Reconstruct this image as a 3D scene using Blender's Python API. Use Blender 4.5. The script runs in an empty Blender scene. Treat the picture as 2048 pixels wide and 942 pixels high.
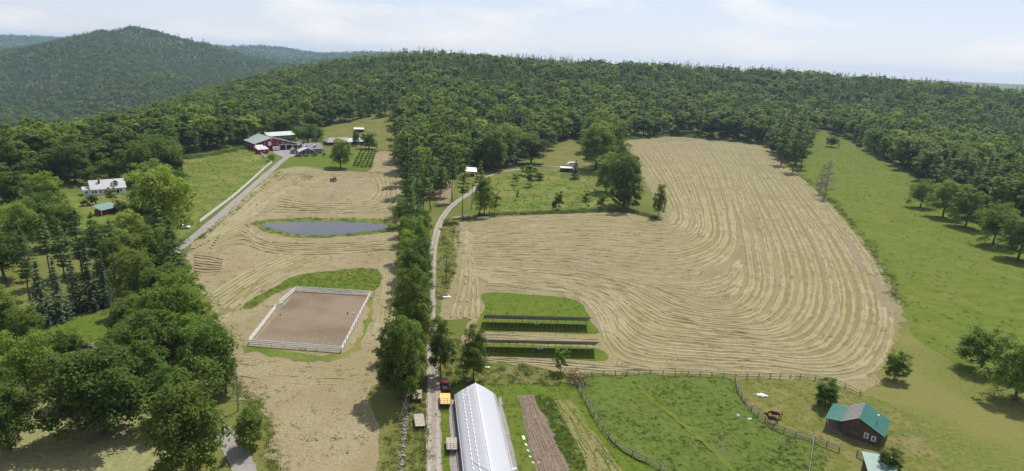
import bpy, math, random
import numpy as np
from mathutils import Vector, Matrix
from mathutils.geometry import delaunay_2d_cdt

SC = bpy.context.scene
COL = SC.collection
rng = np.random.default_rng(7)
random.seed(7)

# ------------------------------------------------------------------ camera
FPX, CX, CY, HCAM, HORY, ROLL = 1300.0, 951.5, 471.0, 66.0, 115.0, math.radians(2.4)
PITCH = math.atan((CY - HORY) / FPX)
FWD = Vector((0, math.cos(PITCH), -math.sin(PITCH)))
RL, UL = Vector((1, 0, 0)), Vector((0, math.sin(PITCH), math.cos(PITCH)))
RC = RL * math.cos(ROLL) + UL * math.sin(ROLL)
UC = -RL * math.sin(ROLL) + UL * math.cos(ROLL)
EYE = Vector((0, 0, HCAM))
cam = bpy.data.cameras.new('camera')
cam.sensor_width = 36.0
cam.lens = FPX / 2048 * 36.0
cam.shift_x = (1024 - CX) / 2048
cam.clip_start, cam.clip_end = 1.0, 30000
camo = bpy.data.objects.new('camera', cam)
COL.objects.link(camo)
m3 = Matrix((RC, UC, -FWD)).transposed()
camo.matrix_world = Matrix.Translation(EYE) @ m3.to_4x4()
SC.camera = camo

# ------------------------------------------------------------------ sky, sun, exposure
SUN_EL, SUN_AZ = math.radians(60), math.radians(32)      # azimuth: clockwise from +Y (view direction)
w = bpy.data.worlds.new('World')
SC.world = w
w.use_nodes = True
nt = w.node_tree
nt.nodes.clear()
N = nt.nodes.new
wo, bg, sky = N('ShaderNodeOutputWorld'), N('ShaderNodeBackground'), N('ShaderNodeTexSky')
sky.sky_type = 'NISHITA'
sky.sun_disc = False
sky.sun_elevation = SUN_EL
sky.sun_rotation = SUN_AZ
sky.altitude = 300
sky.air_density, sky.dust_density, sky.ozone_density = 1.0, 0.4, 2.5
tc, mp, nz, rp, mx = N('ShaderNodeTexCoord'), N('ShaderNodeMapping'), N('ShaderNodeTexNoise'), N('ShaderNodeValToRGB'), N('ShaderNodeMixRGB')
mp.inputs['Scale'].default_value = (3.0, 3.0, 9.0)
nz.inputs['Scale'].default_value = 2.1
nz.inputs['Detail'].default_value = 7
rp.color_ramp.elements[0].position, rp.color_ramp.elements[1].position = 0.5, 0.68
rp.color_ramp.elements[0].color = (0, 0, 0, 1)
rp.color_ramp.elements[1].color = (0.6, 0.6, 0.6, 1)
mx.inputs['Color2'].default_value = (8.2, 7.8, 7.5, 1)
L = nt.links.new
L(tc.outputs['Generated'], mp.inputs['Vector']); L(mp.outputs[0], nz.inputs['Vector']); L(nz.outputs['Fac'], rp.inputs['Fac'])
veil = N('ShaderNodeMixRGB')                       # thin even summer veil over the whole sky
veil.inputs['Fac'].default_value = 0.62
veil.inputs['Color2'].default_value = (5.7, 5.8, 7.1, 1)
L(sky.outputs['Color'], veil.inputs['Color1'])
L(rp.outputs['Color'], mx.inputs['Fac']); L(veil.outputs['Color'], mx.inputs['Color1'])
L(mx.outputs['Color'], bg.inputs['Color']); L(bg.outputs[0], wo.inputs['Surface'])
bg.inputs['Strength'].default_value = 0.1
sd = bpy.data.lights.new('sun', 'SUN')
sd.energy, sd.angle, sd.color = 4.3, math.radians(0.53), (1.0, 0.955, 0.88)
sun = bpy.data.objects.new('sun', sd)
COL.objects.link(sun)
sdir = Vector((math.sin(SUN_AZ) * math.cos(SUN_EL), math.cos(SUN_AZ) * math.cos(SUN_EL), math.sin(SUN_EL)))
sun.rotation_euler = sdir.to_track_quat('Z', 'Y').to_euler()
sun.location = (0, 0, 400)
vs = SC.view_settings
vs.view_transform, vs.look, vs.exposure, vs.gamma, vs.use_curve_mapping = 'Standard', 'None', 0.38, 1.0, False
SC.cycles.use_denoising = True
SC.cycles.max_bounces, SC.cycles.volume_bounces, SC.cycles.transparent_max_bounces = 5, 0, 8

# ------------------------------------------------------------------ terrain
def ray(px, py):
    return (FWD + RC * ((px - CX) / FPX) - UC * ((py - CY) / FPX))
def deep(px, py, Y):
    d = ray(px, py)
    return EYE + d * (Y / d.y)

CTRL = []
for X in range(-240, 321, 80):
    for Y in range(40, 521, 80):
        CTRL.append((X, Y, 0.0))
CREST = [(60, 285, 520, 19), (115, 274, 560, 19), (151, 270, 580, 19), (222, 252, 610, 19), (278, 236, 650, 18), (329, 218, 690, 18),
         (370, 196, 760, 20), (431, 179, 830, 21), (480, 163, 880, 21), (551, 149, 940, 21), (592, 135, 970, 21), (658, 124, 1000, 21), (742, 110, 1030, 21),
         (820, 101, 1050, 21), (900, 104, 1060, 21), (1000, 110, 1060, 21), (1200, 121, 1060, 21), (1400, 131, 1060, 21), (1600, 142, 1050, 21),
         (1789, 156, 1030, 21), (1950, 170, 1000, 21), (2150, 190, 980, 21)]
for (px, py, Y, th) in CREST:
    p = deep(px, py, Y)
    CTRL.append((p.x, p.y, p.z - th))
    k = 1.0 + 260.0 / Y
    CTRL.append((p.x * k - (60 if px < 700 else 0), p.y * k, p.z - th - 34))
CTRL += [(-700, 250, -30), (-700, 500, -55), (-760, 800, -90), (-620, 1100, -95), (-300, 1500, -95), (200, 1600, -70), (700, 1600, -70), (1300, 1500, -60),
         (-420, 60, -14), (-420, 250, -10), (-420, -60, -14), (420, 150, -3), (560, 330, -3), (700, 600, 0), (300, -60, 0), (0, -60, 0), (600, 0, -4), (1200, 700, -10), (1000, 200, -8)]
for px, py, Y, z in [(720, 0, 600, 6), (790, 0, 560, 4), (900, 0, 700, 14), (1150, 0, 700, 11), (1400, 0, 700, 8), (1650, 0, 720, 5), (600, 0, 640, 4), (450, 0, 600, -2), (950, 0, 860, 33), (1300, 0, 860, 22), (1600, 0, 860, 13), (700, 0, 800, 18)]:
    CTRL.append(((px - CX) / FPX * Y, Y, z))
CT = np.array(CTRL, float)
def _U(r2):
    return np.where(r2 > 0, r2 * np.log(np.maximum(r2, 1e-9)), 0) * 0.5
_n = len(CT)
_s = 1 / 500.0
_P = CT[:, :2] * _s
_K = _U(((_P[:, None] - _P[None]) ** 2).sum(-1)) + np.eye(_n) * 2e-4
_A = np.zeros((_n + 3, _n + 3))
_A[:_n, :_n] = _K
_A[:_n, _n] = _A[_n, :_n] = 1
_A[:_n, _n + 1:] = _P
_A[_n + 1:, :_n] = _P.T
_W = np.linalg.solve(_A, np.concatenate([CT[:, 2], np.zeros(3)]))

M1 = [(-300, 140, 2600), (-100, 110, 2600), (40, 96, 2600), (114, 84, 2600), (150, 79, 2600), (180, 72, 2600), (203, 59, 2600), (220, 63, 2600), (235, 70, 2600), (248, 60, 2600), (264, 52, 2600),
      (300, 59, 2600), (340, 70, 2600), (380, 83, 2600), (415, 95, 2600), (450, 106, 2600), (520, 120, 2600), (600, 140, 2600), (720, 170, 2600), (900, 230, 2600)]
M2 = [(-400, 60, 5600), (0, 74, 5600), (80, 77, 5600), (114, 79, 5600), (250, 88, 5600), (400, 92, 5600), (450, 98, 5600), (485, 95.5, 5600), (525, 95, 5600), (565, 99, 5600), (605, 105, 5600), (640, 110, 5600), (690, 109, 5600),
      (735, 107, 5600), (790, 109, 5600), (900, 116, 5600), (1200, 128, 5600), (1600, 146, 5600), (2100, 168, 5600), (2700, 190, 5600)]
def _ridge(pts, th):
    q = [deep(*p) for p in pts]
    return np.array([v.x for v in q]), np.array([v.z - th for v in q])
R1, R2 = _ridge(M1, 9), _ridge(M2, 4)
def zterr(x, y):
    x, y = np.asarray(x, float), np.asarray(y, float)
    sh = x.shape
    xf, yf = x.ravel(), y.ravel()
    p = np.stack([xf, yf], 1) * _s
    near = _U(((p[:, None] - _P[None]) ** 2).sum(-1)) @ _W[:_n] + _W[_n] + p @ _W[_n + 1:]
    r = np.hypot(xf - 60, (yf - 500))
    wv = np.clip((r - 950) / 650, 0, 1)
    wv = wv * wv * (3 - 2 * wv)
    lump = 18 * np.sin(xf / 210 + 1.2 * np.sin(yf / 330)) + 12 * np.sin(yf / 170 + xf / 300) + 8 * np.sin(xf / 75 + yf / 120)
    h1 = np.interp(xf, *R1)
    t1 = np.where(yf < 2600, np.clip(1 - (2600 - yf) / 1350, 0, 1) ** 1.15, np.clip(1 - (yf - 2600) / 1200, 0, 1))
    h2 = np.interp(xf, *R2)
    t2 = np.where(yf < 5600, np.clip(1 - (5600 - yf) / 2400, 0, 1), np.clip(1 - (yf - 5600) / 3000, 0, 1))
    far = -105 + np.maximum((h1 + 105) * t1 + lump * np.clip(t1 * 4, 0, 1) * (1 - t1) * 1.6, (h2 + 105) * t2 + 2 * lump * np.clip(t2 * 4, 0, 1) * (1 - t2))
    near = np.maximum(near, -120)
    return (near * (1 - wv) + far * wv).reshape(sh)
def zt(x, y):
    return float(zterr(np.array([x]), np.array([y]))[0])
_TT = np.concatenate([np.linspace(60, 400, 120), np.linspace(404, 2200, 260)])
def g(px, py, h=0.0):
    """ground point seen at photo pixel (px, py)"""
    d = ray(px, py)
    xs, ys, zs = _TT * d.x, _TT * d.y, HCAM + _TT * d.z
    diff = zs - zterr(xs, ys) - h
    i = np.argmax(diff < 0)
    if diff[i] >= 0:
        i = len(_TT) - 1
    if i == 0:
        i = 1
    a, b = diff[i - 1], diff[i]
    t = _TT[i - 1] + (_TT[i] - _TT[i - 1]) * a / (a - b)
    x, y = t * d.x, t * d.y
    return Vector((x, y, zt(x, y)))
def pxm(p):
    """photo pixels per metre at point p"""
    return FPX / (Vector(p) - EYE).dot(FWD)

# ------------------------------------------------------------------ mesh helpers
class MB:
    def __init__(s):
        s.v, s.f = [], []
    def add(s, vs, fs):
        o = len(s.v)
        s.v += [tuple(v) for v in vs]
        s.f += [tuple(i + o for i in f) for f in fs]
        return s
    def box(s, c, d, rz=0.0, M=None):
        x, y, z = d[0] / 2, d[1] / 2, d[2] / 2
        ca, sa = math.cos(rz), math.sin(rz)
        vs = []
        for k in (-z, z):
            for (i, j) in ((-x, -y), (x, -y), (x, y), (-x, y)):
                vs.append((c[0] + i * ca - j * sa, c[1] + i * sa + j * ca, c[2] + k))
        if M is not None:
            vs = [M @ Vector(v) for v in vs]
        return s.add(vs, [(3, 2, 1, 0), (4, 5, 6, 7), (0, 1, 5, 4), (1, 2, 6, 5), (2, 3, 7, 6), (3, 0, 4, 7)])
    def beam(s, a, b, wd, ht):
        a, b = Vector(a), Vector(b)
        d = (b - a).normalized()
        up = Vector((0, 0, 1)) if abs(d.z) < 0.95 else Vector((1, 0, 0))
        r = d.cross(up).normalized() * wd / 2
        u = r.cross(d).normalized() * ht / 2
        vs = [a - r - u, a + r - u, a + r + u, a - r + u, b - r - u, b + r - u, b + r + u, b - r + u]
        return s.add(vs, [(3, 2, 1, 0), (4, 5, 6, 7), (0, 1, 5, 4), (1, 2, 6, 5), (2, 3, 7, 6), (3, 0, 4, 7)])
    def tube(s, pts, rad, n=6):
        pts = [Vector(p) for p in pts]
        if not hasattr(rad, '__len__'):
            rad = [rad] * len(pts)
        o = len(s.v)
        for i, p in enumerate(pts):
            d = (pts[min(i + 1, len(pts) - 1)] - pts[max(i - 1, 0)]).normalized()
            up = Vector((0, 0, 1)) if abs(d.z) < 0.9 else Vector((1, 0, 0))
            r = d.cross(up).normalized()
            u = r.cross(d)
            for k in range(n):
                a = 2 * math.pi * k / n
                s.v.append(tuple(p + (r * math.cos(a) + u * math.sin(a)) * rad[i]))
        for i in range(len(pts) - 1):
            for k in range(n):
                k2 = (k + 1) % n
                s.f.append((o + i * n + k, o + i * n + k2, o + (i + 1) * n + k2, o + (i + 1) * n + k))
        s.f.append(tuple(o + k for k in range(n))[::-1])
        s.f.append(tuple(o + (len(pts) - 1) * n + k for k in range(n)))
        return s
    def prism(s, prof, y0, y1):
        """profile [(x,z)...] extruded along y"""
        n = len(prof)
        vs = [(x, y0, z) for x, z in prof] + [(x, y1, z) for x, z in prof]
        fs = [tuple(range(n)), tuple(range(2 * n - 1, n - 1, -1))]
        fs += [(i, i + n, (i + 1) % n + n, (i + 1) % n) for i in range(n)]
        return s.add(vs, fs)
    def mesh(s, name, smooth=False):
        me = bpy.data.meshes.new(name)
        me.from_pydata(s.v, [], s.f)
        me.validate()
        if smooth:
            me.shade_smooth()
        return me
    def build(s, name, mat, parent=None, smooth=False):
        return mo(name, s.mesh(name, smooth), mat, parent)
def mo(name, me, mat=None, parent=None):
    if mat is not None and not me.materials:
        me.materials.append(mat)
    o = bpy.data.objects.new(name, me)
    COL.objects.link(o)
    if parent is not None:
        o.parent = parent
    return o
def tag(o, label=None, cat=None, group=None, kind=None):
    for k, v in (('label', label), ('category', cat), ('group', group), ('kind', kind)):
        if v:
            o[k] = v
    return o
def empty(name, loc, rz=0.0, label=None, cat=None, group=None):
    o = bpy.data.objects.new(name, None)
    o.empty_display_size = 0.3
    COL.objects.link(o)
    o.location = loc
    o.rotation_euler = (0, 0, rz)
    return tag(o, label, cat, group)
def quads_mesh(name, V, mat):
    """V: (n,4,3) array of quads"""
    n = len(V)
    me = bpy.data.meshes.new(name)
    me.vertices.add(n * 4)
    me.vertices.foreach_set('co', V.astype(np.float32).ravel())
    me.loops.add(n * 4)
    me.loops.foreach_set('vertex_index', np.arange(n * 4, dtype=np.int32))
    me.polygons.add(n)
    me.polygons.foreach_set('loop_start', np.arange(0, n * 4, 4, dtype=np.int32))
    me.update(calc_edges=True)
    me.materials.append(mat)
    return me

# ------------------------------------------------------------------ materials
def _new(name):
    m = bpy.data.materials.new(name)
    m.use_nodes = True
    t = m.node_tree
    return m, t, t.nodes['Principled BSDF'], t.nodes['Material Output']
def noise_mat(name, cols, scale=1.0, rough=0.9, bump=0.0, big=None, spec=0.15, bscale=None, detail=6, stretch=None, bigpos=(0.42, 0.62), bigfac=0.75):
    """cols: ramp colours for fine noise; big=(scale, colour) patches of another colour, in world space"""
    m, t, b, o = _new(name)
    n = t.nodes.new
    geo = n('ShaderNodeNewGeometry')
    vec = geo.outputs['Position']
    if stretch:
        mpn = n('ShaderNodeMapping')
        mpn.inputs['Scale'].default_value = stretch[0]
        mpn.inputs['Rotation'].default_value = (0, 0, stretch[1])
        t.links.new(vec, mpn.inputs['Vector'])
        vec = mpn.outputs[0]
    nzz, r = n('ShaderNodeTexNoise'), n('ShaderNodeValToRGB')
    nzz.inputs['Scale'].default_value = scale
    nzz.inputs['Detail'].default_value = detail
    nzz.inputs['Roughness'].default_value = 0.68
    e = r.color_ramp.elements
    while len(e) < len(cols):
        e.new(0.5)
    for i, c in enumerate(cols):
        e[i].position = 0.3 + 0.4 * i / max(1, len(cols) - 1)
        e[i].color = (*c, 1)
    t.links.new(vec, nzz.inputs['Vector'])
    t.links.new(nzz.outputs['Fac'], r.inputs['Fac'])
    out = r.outputs['Color']
    for (bs, bc) in (big or []):
        n2, r2, mm = n('ShaderNodeTexNoise'), n('ShaderNodeValToRGB'), n('ShaderNodeMixRGB')
        n2.inputs['Scale'].default_value = bs
        n2.inputs['Detail'].default_value = 4
        n2.inputs['Distortion'].default_value = 0.4
        r2.color_ramp.elements[0].position, r2.color_ramp.elements[1].position = bigpos
        r2.color_ramp.elements[1].color = (bigfac, bigfac, bigfac, 1)
        mm.inputs['Color2'].default_value = (*bc, 1)
        t.links.new(geo.outputs['Position'], n2.inputs['Vector'])
        t.links.new(n2.outputs['Fac'], r2.inputs['Fac'])
        t.links.new(r2.outputs['Color'], mm.inputs['Fac'])
        t.links.new(out, mm.inputs['Color1'])
        out = mm.outputs['Color']
    t.links.new(out, b.inputs['Base Color'])
    b.inputs['Roughness'].default_value = rough
    b.inputs['Specular IOR Level'].default_value = spec
    if bump:
        n3, bp = n('ShaderNodeTexNoise'), n('ShaderNodeBump')
        n3.inputs['Scale'].default_value = bscale or scale
        n3.inputs['Detail'].default_value = 5
        bp.inputs['Strength'].default_value = 0.9
        bp.inputs['Distance'].default_value = bump
        t.links.new(vec, n3.inputs['Vector'])
        t.links.new(n3.outputs['Fac'], bp.inputs['Height'])
        t.links.new(bp.outputs[0], b.inputs['Normal'])
    return m
def leaf_mat(name, a, c, transl=0.45, rough=0.65):
    m, t, b, o = _new(name)
    n = t.nodes.new
    oi, geo, nzz, mx1, hsv, tr, ms = n('ShaderNodeObjectInfo'), n('ShaderNodeNewGeometry'), n('ShaderNodeTexNoise'), n('ShaderNodeMixRGB'), n('ShaderNodeHueSaturation'), n('ShaderNodeBsdfTranslucent'), n('ShaderNodeMixShader')
    mx1.inputs['Color1'].default_value, mx1.inputs['Color2'].default_value = (*a, 1), (*c, 1)
    nzz.inputs['Scale'].default_value = 0.45
    nzz.inputs['Detail'].default_value = 3
    ad = n('ShaderNodeMath'); ad.operation = 'MULTIPLY_ADD'
    ad.inputs[1].default_value = 0.9; ad.inputs[2].default_value = -0.45
    ad2 = n('ShaderNodeMath'); ad2.operation = 'ADD'; ad2.use_clamp = True
    t.links.new(oi.outputs['Random'], ad.inputs[0])
    t.links.new(geo.outputs['Position'], nzz.inputs['Vector'])
    t.links.new(ad.outputs[0], ad2.inputs[0]); t.links.new(nzz.outputs['Fac'], ad2.inputs[1])
    t.links.new(ad2.outputs[0], mx1.inputs['Fac'])
    mr = n('ShaderNodeMapRange')
    mr.inputs['To Min'].default_value, mr.inputs['To Max'].default_value = 0.66, 1.34
    wn = n('ShaderNodeTexWhiteNoise'); wn.noise_dimensions = '1D'
    t.links.new(oi.outputs['Random'], wn.inputs['W'])
    t.links.new(wn.outputs['Value'], mr.inputs['Value'])
    t.links.new(mr.outputs[0], hsv.inputs['Value'])
    t.links.new(mx1.outputs[0], hsv.inputs['Color'])
    tg = n('ShaderNodeMixRGB'); tg.blend_type = 'MULTIPLY'; tg.inputs['Fac'].default_value = 1.0
    tg.inputs['Color2'].default_value = (1.35, 1.3, 0.9, 1)          # light coming through a leaf is yellower
    t.links.new(hsv.outputs[0], tg.inputs['Color1'])
    t.links.new(hsv.outputs[0], b.inputs['Base Color']); t.links.new(tg.outputs[0], tr.inputs['Color'])
    b.inputs['Roughness'].default_value = rough
    b.inputs['Specular IOR Level'].default_value = 0.25
    ms.inputs['Fac'].default_value = transl
    t.links.new(b.outputs[0], ms.inputs[1]); t.links.new(tr.outputs[0], ms.inputs[2]); t.links.new(ms.outputs[0], o.inputs['Surface'])
    return m
def flat(name, c, rough=0.6, metal=0.0, var=0.12, scale=2.0, spec=0.4):
    """painted / plain surface with a little weathering"""
    m = noise_mat(name, [tuple(x * (1 - var) for x in c), c, tuple(min(1, x * (1 + var)) for x in c)], scale, rough, spec=spec)
    m.node_tree.nodes['Principled BSDF'].inputs['Metallic'].default_value = metal
    return m

MT = {}
MT['grass'] = noise_mat('grass_ground', [(0.055, 0.075, 0.016), (0.105, 0.125, 0.028), (0.16, 0.165, 0.045)], 1.3, 1.0, 0.25, big=[(0.035, (0.16, 0.15, 0.05)), (0.011, (0.075, 0.1, 0.02))], spec=0.05)
MT['forest_floor'] = noise_mat('forest_floor', [(0.03, 0.04, 0.012), (0.06, 0.07, 0.02)], 0.8, 1.0, 0.2, spec=0.05)
MT['lawn'] = noise_mat('lawn_grass', [(0.055, 0.094, 0.011), (0.083, 0.122, 0.015), (0.115, 0.15, 0.026)], 1.4, 1.0, 0.15, big=[(0.06, (0.118, 0.132, 0.027)), (0.35, (0.07, 0.108, 0.014))], spec=0.05)
MT['tall'] = noise_mat('tall_grass', [(0.035, 0.07, 0.012), (0.075, 0.125, 0.018), (0.13, 0.165, 0.035)], 0.9, 1.0, 0.5, big=[(0.12, (0.12, 0.14, 0.03))], spec=0.05)
MT['pasture'] = noise_mat('pasture_grass', [(0.075, 0.1, 0.018), (0.12, 0.145, 0.03), (0.17, 0.18, 0.05)], 1.0, 1.0, 0.25, big=[(0.03, (0.18, 0.165, 0.055)), (0.09, (0.07, 0.11, 0.018))], spec=0.05)
MT['hill'] = noise_mat('hillside_grass', [(0.07, 0.104, 0.013), (0.095, 0.128, 0.019), (0.125, 0.15, 0.03)], 0.9, 1.0, 0.35, big=[(0.05, (0.125, 0.138, 0.03)), (0.25, (0.075, 0.108, 0.014))], spec=0.05, bigfac=.7)
MT['paddock'] = noise_mat('paddock_grass', [(0.085, 0.094, 0.02), (0.125, 0.128, 0.03), (0.17, 0.16, 0.055)], 1.1, 1.0, 0.2, big=[(0.09, (0.175, 0.15, 0.065)), (0.3, (0.09, 0.11, 0.022))], spec=0.05)
MT['weeds'] = noise_mat('weedy_pasture', [(0.05, 0.084, 0.016), (0.078, 0.115, 0.021), (0.11, 0.138, 0.033)], 0.9, 1.0, 0.3, big=[(0.1, (0.105, 0.128, 0.03)), (0.16, (0.11, 0.098, 0.045))], spec=0.05, bigpos=(0.52, 0.8))
MT['hay'] = noise_mat('mown_hay', [(0.165, 0.139, 0.073), (0.23, 0.197, 0.112), (0.295, 0.257, 0.16)], 1.9, 1.0, 0.18, big=[(0.045, (0.175, 0.152, 0.066)), (0.1, (0.2, 0.155, 0.09))], spec=0.05, bigpos=(0.46, 0.7), bigfac=0.65)
MT['hay_green'] = noise_mat('mown_hay_green', [(0.14, 0.125, 0.06), (0.205, 0.178, 0.094), (0.275, 0.24, 0.138)], 1.8, 1.0, 0.2, big=[(0.04, (0.175, 0.16, 0.07)), (0.027, (0.16, 0.118, 0.078))], spec=0.05, bigpos=(0.5, 0.72), bigfac=0.6)
MT['row'] = noise_mat('hay_windrow', [(0.198, 0.174, 0.095), (0.28, 0.245, 0.144), (0.352, 0.314, 0.2)], 2.6, 1.0, 0.12, big=[(0.06, (0.21, 0.188, 0.092)), (0.45, (0.23, 0.2, 0.112))], spec=0.05)
MT['stubble'] = noise_mat('green_stubble', [(0.12, 0.116, 0.042), (0.165, 0.152, 0.06), (0.21, 0.188, 0.09)], 1.4, 1.0, 0.1, spec=0.05)
MT['pale_hay'] = noise_mat('pale_hay', [(0.14, 0.14, 0.055), (0.2, 0.195, 0.088), (0.26, 0.25, 0.13)], 1.1, 1.0, 0.15, big=[(0.06, (0.17, 0.17, 0.07))], spec=0.05)
MT['arena'] = noise_mat('arena_dirt', [(0.125, 0.098, 0.066), (0.172, 0.138, 0.098), (0.22, 0.18, 0.134)], 1.4, 1.0, 0.14, big=[(0.12, (0.135, 0.098, 0.064)), (0.05, (0.21, 0.16, 0.115))], spec=0.05)
MT['soil'] = noise_mat('tilled_soil', [(0.11, 0.082, 0.056), (0.165, 0.128, 0.094), (0.21, 0.17, 0.13)], 1.6, 1.0, 0.12, spec=0.05)
MT['bare'] = noise_mat('bare_earth', [(0.15, 0.12, 0.072), (0.2, 0.16, 0.1), (0.25, 0.205, 0.135)], 1.0, 1.0, 0.1, spec=0.05)
MT['gravel'] = noise_mat('gravel', [(0.14, 0.13, 0.115), (0.22, 0.205, 0.185), (0.31, 0.29, 0.27)], 3.0, 1.0, 0.06, big=[(0.25, (0.25, 0.235, 0.21))], spec=0.1)
MT['dirt_road'] = noise_mat('dirt_road', [(0.17, 0.145, 0.12), (0.23, 0.2, 0.165), (0.29, 0.255, 0.215)], 1.2, 1.0, 0.05, big=[(0.12, (0.25, 0.21, 0.17))], spec=0.1)
MT['rut'] = noise_mat('wheel_rut', [(0.25, 0.22, 0.185), (0.33, 0.3, 0.26)], 1.5, 1.0, 0.04, spec=0.1)
MT['stone'] = noise_mat('field_stone', [(0.12, 0.11, 0.1), (0.22, 0.205, 0.19), (0.36, 0.34, 0.32)], 1.7, 0.9)
MT['white'] = flat('white_paint', (0.74, 0.74, 0.74), 0.5, var=0.06)
MT['tarp'] = flat('white_plastic', (0.6, 0.62, 0.65), 0.4, var=0.06)
MT['green_metal'] = flat('green_metal_roof', (0.03, 0.135, 0.105), 0.45, var=0.16, scale=0.7)
MT['pale_green_metal'] = flat('weathered_green_roof', (0.3, 0.35, 0.31), 0.45, var=0.14, scale=0.6)
MT['grey_metal'] = flat('grey_metal_roof', (0.42, 0.41, 0.42), 0.4, var=0.12, scale=0.6)
MT['faded_green'] = flat('faded_green_roof', (0.11, 0.2, 0.165), 0.5, var=0.14, scale=0.7)
MT['dull_metal'] = flat('dull_grey_roof', (0.2, 0.19, 0.185), 0.6, var=0.15, scale=0.8)
MT['shingle'] = flat('grey_shingle', (0.2, 0.19, 0.19), 0.9, var=0.22, scale=1.2)
MT['moss_shingle'] = flat('mossy_grey_shingle', (0.26, 0.27, 0.23), 0.9, var=0.22, scale=0.8)
MT['red'] = flat('barn_red', (0.24, 0.022, 0.028), 0.8, var=0.2, scale=0.8)
MT['dark_red'] = flat('dark_red_paint', (0.14, 0.012, 0.025), 0.3, var=0.1)
MT['oldwood'] = flat('weathered_wood', (0.085, 0.058, 0.04), 0.9, var=0.45, scale=1.5)
MT['greywood'] = flat('grey_wood', (0.19, 0.17, 0.145), 0.9, var=0.3, scale=2)
MT['palewood'] = flat('pale_plank', (0.33, 0.275, 0.22), 0.8, var=0.3, scale=2.5)
MT['yellow'] = flat('yellow_paint', (0.75, 0.48, 0.12), 0.5, var=0.12)
MT['cream'] = flat('cream_board', (0.7, 0.6, 0.38), 0.7, var=0.12)
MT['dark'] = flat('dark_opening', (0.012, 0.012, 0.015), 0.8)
MT['glass'] = flat('window_glass', (0.03, 0.035, 0.045), 0.08, spec=0.8)
MT['black'] = flat('black_rubber', (0.02, 0.02, 0.02), 0.85)
MT['steel'] = flat('galvanised_steel', (0.45, 0.46, 0.47), 0.4, 0.6)
MT['darkwall'] = flat('dark_brown_wall', (0.07, 0.05, 0.045), 0.9, var=0.2)
MT['tractor'] = flat('orange_red_paint', (0.5, 0.05, 0.015), 0.4)
MT['panelback'] = flat('solar_back_sheet', (0.2, 0.19, 0.2), 0.5)
MT['panel'] = flat('solar_glass', (0.015, 0.02, 0.05), 0.12, spec=0.7)
MT['bark'] = noise_mat('bark', [(0.07, 0.055, 0.045), (0.15, 0.125, 0.105)], 3, 0.95)
MT['palebark'] = noise_mat('dead_bark', [(0.17, 0.13, 0.11), (0.3, 0.25, 0.22)], 3, 0.95)
MT['horse'] = flat('chestnut_coat', (0.085, 0.016, 0.012), 0.45, var=0.2)
MT['mane'] = flat('dark_mane', (0.03, 0.01, 0.008), 0.7)
# foliage
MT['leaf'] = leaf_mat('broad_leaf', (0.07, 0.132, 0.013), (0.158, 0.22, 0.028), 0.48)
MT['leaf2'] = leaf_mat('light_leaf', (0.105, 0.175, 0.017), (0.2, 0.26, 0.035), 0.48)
MT['needle'] = leaf_mat('pine_needle', (0.048, 0.1, 0.018), (0.12, 0.178, 0.03), 0.4)
MT['spruce'] = leaf_mat('spruce_needle', (0.045, 0.08, 0.036), (0.085, 0.125, 0.06), 0.3)
MT['weedleaf'] = leaf_mat('weed_leaf', (0.075, 0.125, 0.02), (0.14, 0.185, 0.036), 0.4)
MT['straw'] = leaf_mat('loose_straw', (0.2, 0.17, 0.085), (0.33, 0.29, 0.17), 0.2)
MT['rust'] = leaf_mat('rusty_brush', (0.13, 0.095, 0.045), (0.2, 0.155, 0.08), 0.2)
MT['blade'] = leaf_mat('grass_blade', (0.13, 0.165, 0.03), (0.24, 0.255, 0.075), 0.4)

# ------------------------------------------------------------------ ground, fields, water, roads
def struct(o, label=None, cat=None):
    return tag(o, label, cat, kind='structure')
def _axis(lo, hi, fine_lo, fine_hi, fine, grow=1.12):
    a = list(np.arange(fine_lo, fine_hi + 0.1, fine))
    s, x = fine, fine_hi
    while x < hi:
        s *= grow
        x += min(s, 160)
        a.append(x)
    s, x = fine, fine_lo
    while x > lo:
        s *= grow
        x -= min(s, 160)
        a.insert(0, x)
    return np.array(a)
gx, gy = _axis(-9000, 9000, -560, 760, 12), _axis(-500, 9000, 20, 1200, 12)
GX, GY = np.meshgrid(gx, gy)
GZ = np.concatenate([zterr(a, b) for a, b in zip(np.array_split(GX, 40), np.array_split(GY, 40))])
nx, ny = len(gx), len(gy)
GZ = GZ - 7.0 * np.clip((np.hypot(GX - 60, GY - 500) - 1100) / 500, 0, 1)      # far ground lies under the canopy
gv = np.stack([GX.ravel(), GY.ravel(), GZ.ravel()], 1)
ii = np.arange(nx * ny).reshape(ny, nx)
gf = np.stack([ii[:-1, :-1], ii[:-1, 1:], ii[1:, 1:], ii[1:, :-1]], -1).reshape(-1, 4)
me = bpy.data.meshes.new('ground')
me.from_pydata(gv.tolist(), [], gf.tolist())
me.shade_smooth()
ground = struct(mo('ground', me, MT['grass']), 'rough green grassland between the fields and under the woods', 'ground')

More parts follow.
